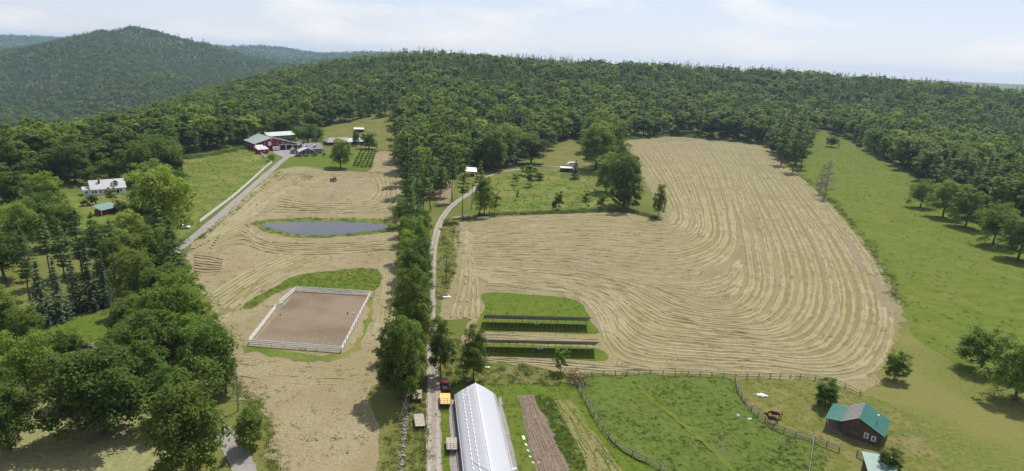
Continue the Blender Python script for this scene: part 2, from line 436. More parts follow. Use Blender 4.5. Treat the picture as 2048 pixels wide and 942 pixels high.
def smooth_poly(P, closed=True, per=4):
    n = len(P)
    out = []
    for i in range(n if closed else n - 1):
        p0, p1, p2, p3 = (P[(i - 1) % n], P[i], P[(i + 1) % n], P[(i + 2) % n]) if closed else (P[max(i - 1, 0)], P[i], P[i + 1], P[min(i + 2, n - 1)])
        for k in range(per):
            t = k / per
            out.append(tuple(0.5 * (2 * p1[c] + (p2[c] - p0[c]) * t + (2 * p0[c] - 5 * p1[c] + 4 * p2[c] - p3[c]) * t * t + (3 * p1[c] - p0[c] - 3 * p2[c] + p3[c]) * t ** 3) for c in range(2)))
    if not closed:
        out.append(tuple(P[-1][:2]))
    return out
def inside(P, x, y):
    x, y = np.asarray(x, float), np.asarray(y, float)
    r = np.zeros(x.shape, bool)
    n = len(P)
    for i in range(n):
        (x1, y1), (x2, y2) = P[i][:2], P[(i + 1) % n][:2]
        if y1 == y2:
            continue
        c = ((y1 > y) != (y2 > y)) & (x < (x2 - x1) * (y - y1) / (y2 - y1) + x1)
        r ^= c
    return r
def outline(pp, smooth=True, rag=0.0):
    P = [g(*p)[:2] for p in pp]
    if smooth:
        P = smooth_poly(P)
    if rag:
        Q = []
        for i, p in enumerate(P):                      # ragged grassy edge
            q = P[(i + 1) % len(P)]
            n = max(1, int(math.dist(p, q) / 2.5))
            for k in range(n):
                t = k / n
                Q.append((p[0] + (q[0] - p[0]) * t + random.gauss(0, rag), p[1] + (q[1] - p[1]) * t + random.gauss(0, rag)))
        P = Q
    return P
def sheet(name, P, mat, off, step, label, cat, kind='structure', relief=0.0):
    xs, ys = [p[0] for p in P], [p[1] for p in P]
    X, Y = np.meshgrid(np.arange(min(xs), max(xs), step), np.arange(min(ys), max(ys), step))
    X, Y = X.ravel() + rng.uniform(-.2, .2, X.size) * step, Y.ravel() + rng.uniform(-.2, .2, Y.size) * step
    k = inside(P, X, Y)
    pts = [Vector(p) for p in P] + [Vector(p) for p in zip(X[k], Y[k])]
    v, e, f, *_ = delaunay_2d_cdt(pts, [], [list(range(len(P)))], 1, 1e-4)
    a = np.array([(p.x, p.y) for p in v])
    z = zterr(a[:, 0], a[:, 1]) + off
    if relief:
        z += relief * rng.random(len(z))
    me = bpy.data.meshes.new(name)
    me.from_pydata(np.column_stack([a, z]).tolist(), [], [tuple(q) for q in f])
    me.shade_smooth()
    return tag(mo(name, me, mat), label, cat, kind=kind)
def ribbon_pts(pp, per=8, px=True):
    P = [g(*p)[:2] for p in pp] if px else pp
    return smooth_poly(P, False, per)
def ribbon(name, P, width, mat, off, parent=None, jitter=0.0, crown=0.0):
    """flat strip along ground polyline P"""
    mb = MB()
    n = len(P)
    a = np.array(P)
    d = np.gradient(a, axis=0)
    d /= np.linalg.norm(d, axis=1)[:, None] + 1e-9
    nr = np.stack([-d[:, 1], d[:, 0]], 1)
    rows = []
    W = np.full(n, width) if np.isscalar(width) else np.interp(np.linspace(0, 1, n), np.linspace(0, 1, len(width)), width)
    jl, jr = rng.normal(0, jitter, n), rng.normal(0, jitter, n)
    for s in (-1, -.5, 0, .5, 1):
        q = a + nr * (s * W / 2 + (jl if s < 0 else jr) * abs(s))[:, None]
        rows.append(np.column_stack([q, zterr(q[:, 0], q[:, 1]) + off + crown * (1 - s * s)]))
    R = np.stack(rows, 1)
    vs = R.reshape(-1, 3).tolist()
    fs = [(i * 5 + k, i * 5 + k + 1, (i + 1) * 5 + k + 1, (i + 1) * 5 + k) for i in range(n - 1) for k in range(4)]
    return mb.add(vs, [f[::-1] for f in fs]).build(name, mat, parent, True)

OUT = {}
def field(key, name, pp, mat, off, step, label, cat, rag=0.35, smooth=True, relief=0.0):
    OUT[key] = outline(pp, smooth, rag)
    return sheet(name, OUT[key], MT[mat], off, step, label, cat, relief=relief)

# grassland parcels
field('pr', 'pasture', [(1618, 262), (1700, 284), (1789, 336), (1900, 400), (2100, 490), (2110, 760), (1850, 690), (1789, 590), (1700, 450), (1600, 350)], 'hill', 0.03, 14, 'bright green hillside pasture beside the large mown field', 'pasture')
field('pm', 'meadow', [(955, 424), (975, 372), (1010, 350), (1060, 345), (1130, 342), (1215, 352), (1245, 412), (1100, 424), (1000, 432)], 'pasture', 0.03, 8, 'green meadow with young trees below the curving drive', 'meadow')
field('pm2', 'meadow', [(1072, 326), (1092, 292), (1150, 277), (1170, 300), (1150, 326), (1110, 330)], 'paddock', 0.03, 10, 'small sunlit clearing of yellow green grass at the forest edge', 'meadow')
field('pt', 'pasture', [(640, 275), (655, 254), (720, 243), (795, 238), (803, 300), (745, 304), (700, 282)], 'paddock', 0.04, 10, 'olive green pasture behind the farmhouse', 'pasture')
field('pl', 'meadow', [(366, 318), (430, 306), (500, 293), (540, 312), (532, 334), (460, 395), (398, 448), (350, 478), (360, 400)], 'pasture', 0.03, 10, 'sloping green meadow above the white board fence', 'meadow')
field('yl', 'lawn', [(90, 405), (150, 385), (260, 385), (270, 430), (230, 460), (120, 480)], 'pasture', 0.03, 8, 'yard of grass around the white house', 'lawn')
field('ll', 'lawn', [(20, 640), (120, 620), (235, 600), (240, 670), (200, 700), (100, 740), (0, 760)], 'lawn', 0.03, 6, 'bright lawn in front of the dark blue spruces', 'lawn')
field('bl', 'hay_field', [(-40, 830), (60, 800), (150, 780), (260, 800), (330, 880), (330, 1010), (-60, 1010)], 'pale_hay', 0.03, 5, 'pale mown field behind the roadside maples', 'field')
field('hl', 'lawn', [(590, 313), (620, 309), (660, 306), (700, 298), (735, 298), (758, 302), (745, 336), (700, 338), (650, 336), (600, 331), (575, 334), (560, 338), (570, 326)], 'lawn', 0.05, 8, 'clipped green lawn in front of the farmhouse', 'lawn')
field('rg', 'grass_verge', [(884, 445), (905, 440), (918, 470), (905, 560), (880, 610), (895, 650), (960, 725), (1050, 733), (1140, 752), (1150, 770), (1000, 768), (880, 760), (874, 640), (876, 540)], 'paddock', 0.03, 6, 'strip of grass and weeds between the dirt road and the mown field', 'verge')
field('rg2', 'grass_verge', [(815, 790), (850, 740), (851, 1010), (760, 1010), (770, 900), (800, 830)], 'paddock', 0.03, 4, 'grassy bank on the stone wall side of the dirt road', 'verge')
field('gg', 'garden_grass', [(884, 760), (1000, 765), (1140, 768), (1250, 890), (1340, 960), (1360, 1010), (884, 1010)], 'lawn', 0.03, 4, 'green grass around the white greenhouse and vegetable beds', 'grass')
field('wp', 'pasture', [(1158, 760), (1260, 753), (1400, 752), (1470, 764), (1490, 805), (1540, 855), (1640, 893), (1620, 1010), (1390, 1010), (1330, 945), (1225, 885)], 'weeds', 0.035, 3, 'weedy dark green pasture enclosed by wooden fences', 'pasture', relief=0.3)
field('pk', 'paddock', [(1472, 762), (1600, 762), (1690, 782), (1760, 800), (1850, 850), (1900, 1010), (1640, 1010), (1645, 893), (1545, 853), (1492, 803)], 'paddock', 0.04, 4, 'grazed yellow green paddock around the green roofed shed', 'paddock')

struct(ribbon('worn_path', ribbon_pts([(1272, 764), (1300, 800), (1345, 835), (1400, 880), (1450, 930), (1490, 985)]), [.8, 1.3, .9, 1.2, .9], MT['hill'], 0.34, None, 0.3), 'faint trodden path of lighter grass across the weedy pasture', 'path')
# mown hay fields
HL = field('hayl', 'hay_field', [(752, 306), (803, 306), (806, 350), (803, 430), (796, 480), (795, 560), (798, 620), (775, 700), (748, 760), (745, 830), (760, 942), (768, 1010), (560, 1010), (548, 910), (530, 830), (480, 790), (455, 700), (430, 630), (390, 560), (374, 500), (430, 448), (505, 380), (552, 342), (600, 334), (650, 341), (700, 343), (742, 341)],
           'hay', 0.06, 8, 'mown tan hay field with the pond and the riding arena', 'field', rag=0.9)
HR = field('hayr', 'hay_field', [(915, 447), (1000, 434), (1100, 429), (1250, 426), (1290, 436), (1322, 436), (1310, 400), (1285, 350), (1262, 310), (1238, 286), (1262, 280), (1340, 273), (1400, 278), (1540, 293), (1560, 325), (1590, 345), (1615, 365), (1700, 450), (1760, 530), (1792, 580), (1806, 640), (1785, 700), (1760, 750), (1725, 782), (1660, 768), (1600, 757), (1480, 750), (1400, 746), (1150, 748), (1050, 728), (965, 722), (930, 690), (935, 640), (890, 640), (882, 600), (905, 560), (912, 500)],
           'hay_green', 0.06, 10, 'large mown hay field with long curving windrows', 'field', rag=0.6)
field('rgr', 'grass_patch', [(486, 612), (520, 590), (560, 568), (600, 550), (680, 541), (756, 540), (752, 580), (660, 583), (590, 574), (545, 592), (500, 618)], 'lawn', 0.10, 5, 'long curved patch of uncut green grass above the riding arena', 'grass', rag=0.25)
field('rge', 'grass_patch', [(743, 592), (752, 590), (735, 650), (705, 708), (640, 722), (560, 715), (498, 702), (500, 692), (690, 706)], 'pasture', 0.09, 4, 'green fringe of grass round the lower corner of the arena fence', 'grass', rag=0.5)
field('sg1', 'grass_patch', [(970, 586), (1090, 592), (1150, 601), (1172, 620), (1182, 645), (1192, 668), (1060, 664), (956, 659), (970, 615)], 'lawn', 0.10, 4, 'green grass behind and under the farther solar array', 'grass', rag=0.15)
field('sg2', 'grass_patch', [(964, 688), (1100, 692), (1196, 698), (1208, 722), (1090, 715), (964, 711)], 'lawn', 0.10, 4, 'narrow green grass strip under the nearer solar array', 'grass', rag=0.15)
field('arena', 'riding_arena', [(503, 689), (683, 700), (739, 591), (592, 583)], 'arena', 0.12, 3, 'brown dirt riding arena inside the white fence', 'arena', smooth=False, rag=0.1)
field('bp', 'bare_patch', [(1690, 470), (1712, 490), (1728, 535), (1720, 542), (1700, 505)], 'bare', 0.10, 4, 'bare pale earth streak near the right edge of the large hay field', 'earth')
field('bp2', 'bare_patch', [(1738, 552), (1760, 560), (1790, 605), (1785, 635), (1755, 590)], 'bare', 0.10, 4, 'bare tan patch at the field corner beside the pasture', 'earth')
field('bs', 'bare_patch', [(862, 348), (900, 350), (908, 372), (900, 402), (884, 412), (872, 395)], 'bare', 0.08, 4, 'bare brown slope among the pines inside the road bend', 'earth', rag=0.6)
field('sm1', 'brown_patch', [(1378, 588), (1400, 592), (1425, 612), (1440, 640), (1425, 652), (1400, 625)], 'bare', 0.075, 5, 'brown worn patch amid the curving windrows', 'earth', rag=0.9)
field('sm2', 'brown_patch', [(1655, 462), (1682, 470), (1700, 490), (1688, 498), (1664, 482)], 'bare', 0.075, 5, 'dark brown patch beside the bare pale streak', 'earth', rag=0.9)
field('bk', 'pond_bank', [(505, 446), (545, 439), (640, 436), (720, 437), (785, 443), (798, 456), (770, 465), (700, 473), (600, 476), (542, 467), (515, 456)], 'pasture', 0.10, 4, 'green grassy bank around the pond', 'bank')
field('yard', 'gravel_yard', [(545, 303), (570, 299), (597, 298), (600, 304), (588, 313), (566, 314)], 'gravel', 0.09, 5, 'pale gravel yard in front of the red barn', 'yard', rag=0.3)
# pond water
m, t, b, o = _new('pond_water')
b.inputs['Base Color'].default_value = (0.045, 0.042, 0.03, 1)
b.inputs['Roughness'].default_value = 0.04
b.inputs['Specular IOR Level'].default_value = 0.6
_nz, _bp = t.nodes.new('ShaderNodeTexNoise'), t.nodes.new('ShaderNodeBump')
_nz.inputs['Scale'].default_value = 1.2
_bp.inputs['Distance'].default_value = 0.006
t.links.new(_nz.outputs['Fac'], _bp.inputs['Height']); t.links.new(_bp.outputs[0], b.inputs['Normal'])
MT['water'] = m
POND = outline([(525, 450), (560, 445), (640, 444), (720, 445), (768, 450), (777, 454), (758, 461), (700, 468), (640, 471), (590, 469), (550, 460)], True, 0.15)
_zs = max(zt(x, y) for x, y in POND) + 0.14
_me = bpy.data.meshes.new('pond_water')
_v, _e, _f, *_r = delaunay_2d_cdt([Vector(p) for p in POND], [], [list(range(len(POND)))], 1, 1e-4)
_me.from_pydata([(p.x, p.y, _zs) for p in _v], [], [tuple(q) for q in _f])
struct(mo('pond_water', _me, m), 'still grey blue pond with tree reflections', 'pond')

# roads
def road(name, pp, width, mat, off, label, ruts=True, rmat='rut'):
    P = ribbon_pts(pp)
    o = struct(ribbon(name, P, width, MT[mat], off, None, 0.12), label, 'road')
    if ruts:
        a = np.array(P)
        d = np.gradient(a, axis=0); d /= np.linalg.norm(d, axis=1)[:, None]
        nr = np.stack([-d[:, 1], d[:, 0]], 1)
        for s in (-0.75, 0.75):
            ribbon('wheel_track', [tuple(q) for q in a + nr * s], 0.55, MT[rmat], off + 0.012, o, 0.08)
    return P
ROAD = road('dirt_road', [(868, 1010), (868, 942), (867, 830), (866, 740), (862, 640), (863, 560), (868, 490), (884, 437), (910, 407), (945, 382), (975, 354), (1010, 343), (1055, 337), (1085, 332), (1130, 335)], 2.7, 'dirt_road', 0.13, 'long pale dirt road running up between the tree row and the fields')
DRIVE = road('gravel_drive', [(345, 510), (372, 487), (440, 431), (500, 378), (555, 330), (577, 311), (573, 303)], 3.4, 'gravel', 0.11, 'grey gravel drive climbing to the red barn', False)
LANE = road('paved_lane', [(425, 850), (450, 872), (470, 900), (490, 942), (506, 1010)], 3.6, 'gravel', 0.06, 'pale lane passing under the roadside maples', False)
field('gv1', 'gravel_bed', [(899, 800), (908, 800), (927, 1010), (902, 1010)], 'gravel', 0.06, 2, 'grey gravel strip along the road side of the greenhouse', 'gravel', rag=0.12, smooth=False)
field('gv2', 'gravel_bed', [(994, 795), (1003, 795), (1050, 1010), (1020, 1010)], 'gravel', 0.06, 2, 'grey gravel strip along the garden side of the greenhouse', 'gravel', rag=0.12, smooth=False)
# vegetable beds
field('soil', 'garden_bed', [(1034, 792), (1066, 790), (1098, 850), (1140, 942), (1165, 1010), (1085, 1010), (1062, 900)], 'soil', 0.07, 3, 'long brown tilled bed beside the greenhouse', 'garden bed', rag=0.2, smooth=False)
field('soil2', 'garden_bed', [(1105, 800), (1140, 800), (1245, 942), (1290, 1010), (1200, 1010), (1160, 900)], 'stubble', 0.06, 3, 'strip of straw coloured ground with crop rows beside the paddock fence', 'garden bed', rag=0.25, smooth=False)

# ------------------------------------------------------------------ hay windrows: each a low ridge of cut grass, part of its field
def interp_lines(KA, KB, n, lo=0.0, hi=1.0, res=26):
    def rs(K):
        P = np.array(smooth_poly([g(*p)[:2] for p in K], False, 8))
        s = np.concatenate([[0], np.cumsum(np.linalg.norm(np.diff(P, axis=0), axis=1))])
        u = np.linspace(0, s[-1], res)
        return np.column_stack([np.interp(u, s, P[:, 0]), np.interp(u, s, P[:, 1])])
    if len(KA) == len(KB):                             # matched keys: blend key by key
        A, B = (np.array(smooth_poly([g(*p)[:2] for p in K], False, 6)) for K in (KA, KB))
    else:
        A, B = rs(KA), rs(KB)
    for i in range(n):
        t = lo + (hi - lo) * (i + 0.5 + rng.uniform(-.06, .06)) / n
        yield A * (1 - t) + B * t
def windrow(P, width, height, mat, parent, base, clip, avoid=(), gap=0.06):
    s = np.concatenate([[0], np.cumsum(np.linalg.norm(np.diff(P, axis=0), axis=1))])
    n = max(4, int(s[-1] / 1.3))
    u = np.linspace(0, s[-1], n)
    a = np.column_stack([np.interp(u, s, P[:, 0]), np.interp(u, s, P[:, 1])])
    wob = np.cumsum(rng.normal(0, 0.05, (n, 2)), axis=0)
    wob -= np.outer(np.linspace(0, 1, n), wob[-1])
    a = a + wob
    keep = inside(clip, a[:, 0], a[:, 1])
    for q in avoid:
        keep &= ~inside(q, a[:, 0], a[:, 1])
    keep &= np.convolve(rng.random(n) > gap, np.ones(3), 'same') > 1.5
    d = np.gradient(a, axis=0); d /= np.linalg.norm(d, axis=1)[:, None] + 1e-9
    nr = np.stack([-d[:, 1], d[:, 0]], 1)
    W = width * (1 + 0.32 * np.convolve(rng.normal(0, 1, n), np.ones(3) / 2, 'same')).clip(.4, 1.8)
    Hh = height * (1 + 0.3 * np.convolve(rng.normal(0, 1, n), np.ones(3) / 2, 'same')).clip(.35, 1.7)
    prof = [(-.5, -.1), (-.3, .75), (0, 1), (.3, .75), (.5, -.1)]
    z0 = zterr(a[:, 0], a[:, 1]) + base
    V = np.stack([np.column_stack([a + nr * (W * (x + rng.normal(0, .03, n)))[:, None], z0 + Hh * z * (1 + rng.normal(0, .12, n))]) for x, z in prof], 1)
    fs = []
    for i in range(n - 1):
        if keep[i] and keep[i + 1]:
            fs += [(i * 5 + k, (i + 1) * 5 + k, (i + 1) * 5 + k + 1, i * 5 + k + 1) for k in range(4)]
    if len(fs) < 12:
        return
    used = sorted({v for f in fs for v in f})
    ix = {v: i for i, v in enumerate(used)}
    VV = V.reshape(-1, 3)
    MB().add(VV[used].tolist(), [tuple(ix[v] for v in f) for f in fs]).build('windrow', mat, parent)
AV_R = [OUT['sg1'], OUT['sg2'], OUT['bp'], OUT['bp2']]
AV_L = [OUT['bk'], OUT['rgr'], OUT['arena'], OUT['rge'], OUT['hl']]
def family(KA, KB, n, width, height, side, mat='row', gap=0.015, green=False):
    par, clip, av = (HR, OUT['hayr'], AV_R) if side == 'r' else (HL, OUT['hayl'], AV_L)
    for P in interp_lines(KA, KB, n):
        windrow(P, width, height, MT[mat], par, 0.07, clip, av, gap)
def swaths(KA, KB, n, width, side):
    par, clip, av = (HR, OUT['hayr'], AV_R) if side == 'r' else (HL, OUT['hayl'], AV_L)
    for P in interp_lines(KA, KB, n):
        windrow(P, width, 0.05, MT['stubble'], par, 0.065, clip, av, 0.06)
K_in = [(918, 447), (1010, 436), (1120, 431), (1230, 429), (1290, 441), (1335, 440), (1335, 405), (1300, 350), (1268, 305), (1246, 287)]
K_mid = [(914, 522), (1010, 527), (1150, 533), (1300, 556), (1400, 548), (1470, 500), (1468, 430), (1445, 350), (1425, 310), (1405, 282)]
family(K_in, K_mid, 21, 1.15, 0.19, 'r', gap=0.03)
swaths(K_in, K_mid, 21, 1.1, 'r')
U_out = [(972, 566), (1070, 578), (1150, 594), (1192, 632), (1212, 690), (1260, 728), (1400, 741), (1550, 748), (1660, 762), (1740, 752), (1783, 700), (1793, 640), (1775, 570), (1735, 500), (1690, 443), (1615, 366), (1575, 332), (1543, 294)]
U_in = [(912, 530), (1040, 535), (1160, 545), (1260, 560), (1320, 577), (1360, 594), (1395, 606), (1425, 612), (1452, 610), (1474, 598), (1488, 578), (1493, 552), (1490, 525), (1485, 490), (1474, 440), (1455, 375), (1440, 330), (1407, 281)]
family(U_out, U_in, 25, 1.0, 0.19, 'r', gap=0.03)
swaths(U_out, U_in, 25, 1.0, 'r')
family([(893, 640), (905, 600), (918, 560), (924, 510), (930, 460)], [(960, 640), (962, 600), (958, 560), (948, 520), (945, 470)], 5, 0.9, 0.2, 'r', gap=0.15)
family([(965, 668), (1060, 671), (1195, 678)], [(965, 682), (1060, 684), (1195, 690)], 3, 0.7, 0.15, 'r')
family([(968, 712), (1080, 718), (1200, 728), (1300, 738)], [(966, 722), (1080, 732), (1200, 743), (1300, 745)], 3, 0.8, 0.22, 'r')
family([(972, 545), (1010, 549), (1040, 556)], [(970, 582), (1030, 584), (1090, 590)], 6, 0.5, 0.15, 'r', gap=0.02)
M_a = [(1150, 541), (1300, 560), (1395, 562), (1455, 540), (1480, 510)]
M_b = [(1260, 558), (1360, 590), (1425, 606), (1470, 592), (1488, 560)]
family(M_a, M_b, 6, 1.0, 0.18, 'r')
swaths(M_a, M_b, 6, 1.0, 'r')
# left field
family([(548, 428), (620, 428), (700, 428), (770, 426), (797, 410), (800, 375), (795, 345), (740, 342), (670, 344)], [(560, 395), (620, 404), (690, 406), (730, 400), (748, 380), (745, 366), (730, 358), (690, 356), (650, 362)], 6, 1.4, 0.3, 'l', gap=0.03)
swaths([(548, 428), (620, 428), (700, 428), (770, 426), (797, 410), (800, 375), (795, 345), (740, 342), (670, 344)], [(560, 395), (620, 404), (690, 406), (730, 400), (748, 380), (745, 366), (730, 358), (690, 356), (650, 362)], 6, 1.5, 'l')
family([(560, 345), (520, 372), (470, 415), (420, 462), (385, 500)], [(640, 362), (585, 380), (545, 400), (520, 425), (490, 440), (440, 470)], 10, 1.3, 0.3, 'l', gap=0.03)
swaths([(560, 345), (520, 372), (470, 415), (420, 462), (385, 500)], [(640, 362), (585, 380), (545, 400), (520, 425), (490, 440), (440, 470)], 8, 1.4, 'l')
family([(555, 350), (590, 346), (625, 352)], [(548, 362), (590, 362), (620, 360)], 4, 1.6, 0.3, 'l', 'stubble')
family([(440, 470), (490, 445), (505, 465), (560, 482), (660, 486), (790, 478)], [(420, 500), (480, 492), (540, 508), (600, 512), (690, 508), (790, 500)], 6, 1.2, 0.3, 'l', gap=0.03)
swaths([(440, 470), (490, 445), (505, 465), (560, 482), (660, 486), (790, 478)], [(420, 500), (480, 492), (540, 508), (600, 512), (690, 508), (790, 500)], 6, 1.4, 'l')
family([(560, 505), (510, 530), (460, 560), (420, 585)], [(690, 520), (610, 540), (540, 572), (480, 615), (450, 640)], 8, 1.0, 0.15, 'l', gap=0.15)
swaths([(560, 505), (510, 530), (460, 560), (420, 585)], [(690, 520), (610, 540), (540, 572), (480, 615), (450, 640)], 8, 1.3, 'l')
family([(388, 508), (420, 512), (445, 518)], [(388, 545), (410, 548), (440, 545)], 7, 0.6, 0.3, 'l', gap=0.03)
family([(765, 545), (762, 580), (755, 620), (740, 680)], [(795, 545), (797, 580), (798, 620), (780, 680)], 5, 0.8, 0.16, 'l', gap=0.15)
family([(480, 708), (580, 722), (700, 735)], [(480, 760), (600, 775), (740, 775)], 4, 0.6, 0.12, 'l', gap=0.35)
# crop rows
gb = bpy.data.objects['garden_bed']
gb2 = bpy.data.objects['garden_bed.001']
for P in interp_lines([(1038, 794), (1052, 860), (1070, 920), (1092, 1005)], [(1064, 792), (1092, 850), (1130, 930), (1160, 1005)], 9):
    windrow(P, 0.5, 0.12, MT['soil'], gb, 0.07, OUT['soil'], (), 0.0)
for P in interp_lines([(1108, 803), (1140, 860), (1180, 930), (1205, 1005)], [(1138, 803), (1185, 860), (1240, 940), (1285, 1005)], 7):
    windrow(P, 0.35, 0.12, MT['pasture'], gb2, 0.06, OUT['soil2'], (), 0.4)
field('crop', 'garden_strip', [(1068, 790), (1103, 798), (1158, 900), (1195, 1010), (1168, 1010), (1141, 942), (1099, 850)], 'tall', 0.05, 2, 'green strip of low crops between the two garden beds', 'garden', rag=0.2, smooth=False, relief=0.1)

# ------------------------------------------------------------------ trees
def _unit(a):
    return a / (np.linalg.norm(a, axis=-1, keepdims=True) + 1e-9)
def leaf_quads(P, Nn, size, aspect=0.62):
    n = len(P)
    T = _unit(np.cross(Nn, _unit(rng.normal(0, 1, (n, 3)))))
    B = np.cross(Nn, T)
    s = size * rng.uniform(.65, 1.35, n)
    T, B = T * s[:, None], B * (s * aspect)[:, None]
    return np.stack([P - T * .9, P + B * .8 + T * .1, P + T, P - B * .8 + T * .1], 1)
def broad_crown(H, W, base, nclump, nleaf, leaf, lop=0.24):
    zc, rz, rx = H * (1 + base) / 2, H * (1 - base) / 2, W / 2
    c = []
    ph = rng.uniform(0, 6.28, 4)
    while len(c) < nclump:
        d = _unit(rng.normal(0, 1, 3))
        if d[2] < -0.9:
            continue
        a = math.atan2(d[1], d[0])
        lump = 1 + lop * (math.sin(2 * a + ph[0]) + .7 * math.sin(3 * a + ph[1] + 2 * d[2]) + .6 * math.sin(5 * d[2] + ph[2]))
        r = rng.random() ** 0.38 * 0.88
        hz_ = math.hypot(d[0], d[1]) + 1e-6
        flare = 1.0 if d[2] > 0 else (1 - abs(d[2]) ** 3) ** .5 / hz_ * .97
        c.append((d[0] * rx * r * lump * flare, d[1] * rx * r * lump * flare, zc + d[2] * rz * r * (1 + .5 * (lump - 1))))
    c = np.array(c)
    rc = W * rng.uniform(.07, .135, nclump)
    D = _unit(rng.normal(0, 1, (nclump, nleaf, 3)) + np.array([0, 0, .55]))
    R = rc[:, None, None] * rng.uniform(.45, 1.08, (nclump, nleaf, 1))
    P = c[:, None] + D * R * np.array([1.15, 1.15, .8])
    Nn = _unit(D * .6 + np.array([0, 0, 1.0]) + rng.normal(0, .45, D.shape))
    return leaf_quads(P.reshape(-1, 3), Nn.reshape(-1, 3), leaf), c
def trunk_mesh(name, H, r, limbs, mat, top=0.8, split=0.28):
    mb = MB()
    zs = np.linspace(0, H * top, 6)
    bend = np.cumsum(rng.normal(0, H * .008, (6, 2)), axis=0)
    bend[0] = 0
    pts = [(bend[i][0], bend[i][1], zs[i]) for i in range(6)]
    pts[0] = (0, 0, -0.4)
    mb.tube(pts, [r * 1.35, r, r * .8, r * .6, r * .4, r * .15], 6)
    for q in limbs:
        z0 = max(H * split * rng.uniform(.75, 1.3), min(q[2] * .62, H * top * .8))
        k = min(1, z0 / (H * top)) * 5
        i = min(4, int(k)); f = k - i
        s = Vector(pts[i]).lerp(Vector(pts[i + 1]), f)
        mid = s.lerp(Vector(q), .5) + Vector((0, 0, -.04 * H * rng.random()))
        mb.tube([s, mid, q], [r * .42, r * .25, r * .08], 4)
    me = mb.mesh(name, True)
    me.materials.append(mat)
    return me
class Proto:
    pass
def make_broad(H, W, base, nclump, nleaf, leaf, mat, r=None, nlimb=10, lop=.24):
    p = Proto()
    V, c = broad_crown(H, W, base, nclump, nleaf, leaf, lop)
    p.crown = quads_mesh('crown', V, mat)
    far = c[np.argsort(-np.linalg.norm(c[:, :2], axis=1))][:max(nlimb, 1) * 2:2]
    p.trunk = trunk_mesh('trunk', H, r or W * .024, far, MT['bark'])
    p.H, p.W = H, W
    return p
def conifer_crown(H, W, base, nwh, nbr, ntuft, size, kind):
    P, Nn = [], []
    for k in range(nwh):
        f = (k + rng.uniform(-.3, .3)) / (nwh - 1)
        f = min(max(f, 0), 1)
        z = H * (base + (1 - base) * f * .97)
        if kind == 'pine':
            prof = (1 - f) ** .75 * (.55 + .75 * min(1, f * 3.5)) * rng.uniform(.65, 1.15)
        else:
            prof = (1 - f) ** .9 * rng.uniform(.88, 1.06)
        Lb = W / 2 * max(prof, .08 if size < .7 else .17)
        nb = max(3, int(nbr * (.55 + .45 * (1 - f))))
        a0 = rng.uniform(0, 6.28)
        for b in range(nb):
            a = a0 + 6.283 * b / nb + rng.normal(0, .22)
            lb = Lb * (rng.uniform(.55, 1.15) if kind == 'pine' else rng.uniform(.85, 1.08))
            nt_ = max(2, int(ntuft * (.35 + .65 * lb / (W / 2))))
            u = np.linspace(.22, 1, nt_) + rng.normal(0, .05, nt_)
            rise = (.16 * u ** 1.5 if kind == 'pine' else -.28 * u + .1 * u ** 3) * lb
            sp = .16 * lb * (1 - .5 * u)
            x = np.cos(a) * lb * u + rng.normal(0, 1, nt_) * sp
            y = np.sin(a) * lb * u + rng.normal(0, 1, nt_) * sp
            P.append(np.column_stack([x, y, z + rise + rng.normal(0, .08 * size, nt_)]))
            Nn.append(_unit(np.column_stack([np.cos(a) * (.35 if kind == 'pine' else .6) + rng.normal(0, .35, nt_), np.sin(a) * (.35 if kind == 'pine' else .6) + rng.normal(0, .35, nt_), np.full(nt_, 1.0)])))
    if size < .7:                                              # leader shoot, only where it is large enough to see
        P.append(np.column_stack([rng.normal(0, .1, 6), rng.normal(0, .1, 6), np.linspace(H * .96, H * 1.01, 6)]))
        Nn.append(_unit(rng.normal(0, 1, (6, 3))))
    return leaf_quads(np.concatenate(P), np.concatenate(Nn), size, .5)
def make_conifer(H, W, base, nwh, nbr, ntuft, size, kind, mat, r=.2):
    p = Proto()
    p.crown = quads_mesh('crown', conifer_crown(H, W, base, nwh, nbr, ntuft, size, kind), mat)
    limbs = []
    p.trunk = trunk_mesh('trunk', H, r, limbs, MT['bark'], .97)
    p.H, p.W = H, W
    return p
# near prototypes (dense), edge prototypes (medium), interior (light), far (tiny)
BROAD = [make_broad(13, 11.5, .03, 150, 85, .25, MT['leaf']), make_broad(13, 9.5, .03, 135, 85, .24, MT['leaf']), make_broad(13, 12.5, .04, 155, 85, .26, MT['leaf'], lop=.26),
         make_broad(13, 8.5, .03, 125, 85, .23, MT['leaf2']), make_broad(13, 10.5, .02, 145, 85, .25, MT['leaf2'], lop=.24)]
BUSH = [make_broad(4, 4.6, .02, 46, 46, .24, MT['leaf'], .08, 5), make_broad(4, 4.0, .02, 42, 46, .23, MT['leaf2'], .08, 5)]
SAPL = [make_broad(6, 3.4, .12, 34, 42, .24, MT['leaf2'], .07, 6, .25), make_broad(6, 3.9, .12, 36, 42, .25, MT['leaf'], .07, 6, .25)]
PINE = [make_conifer(20, 8.5, .22, 17, 7, 15, .62, 'pine', MT['needle']), make_conifer(20, 7.2, .32, 14, 7, 14, .6, 'pine', MT['needle']), make_conifer(20, 6.0, .5, 10, 7, 14, .58, 'pine', MT['needle'], .17)]
SPRUCE = [make_conifer(14, 6.0, .04, 20, 10, 12, .42, 'spruce', MT['spruce'], .16), make_conifer(14, 5.0, .05, 20, 9, 11, .4, 'spruce', MT['needle'], .16)]
B_MED = [make_broad(15, 10.5, .06, 85, 34, .5, MT['leaf'], nlimb=5), make_broad(15, 9, .08, 76, 34, .48, MT['leaf'], nlimb=5, lop=.25), make_broad(15, 9.5, .06, 80, 34, .5, MT['leaf2'], nlimb=5, lop=.25)]
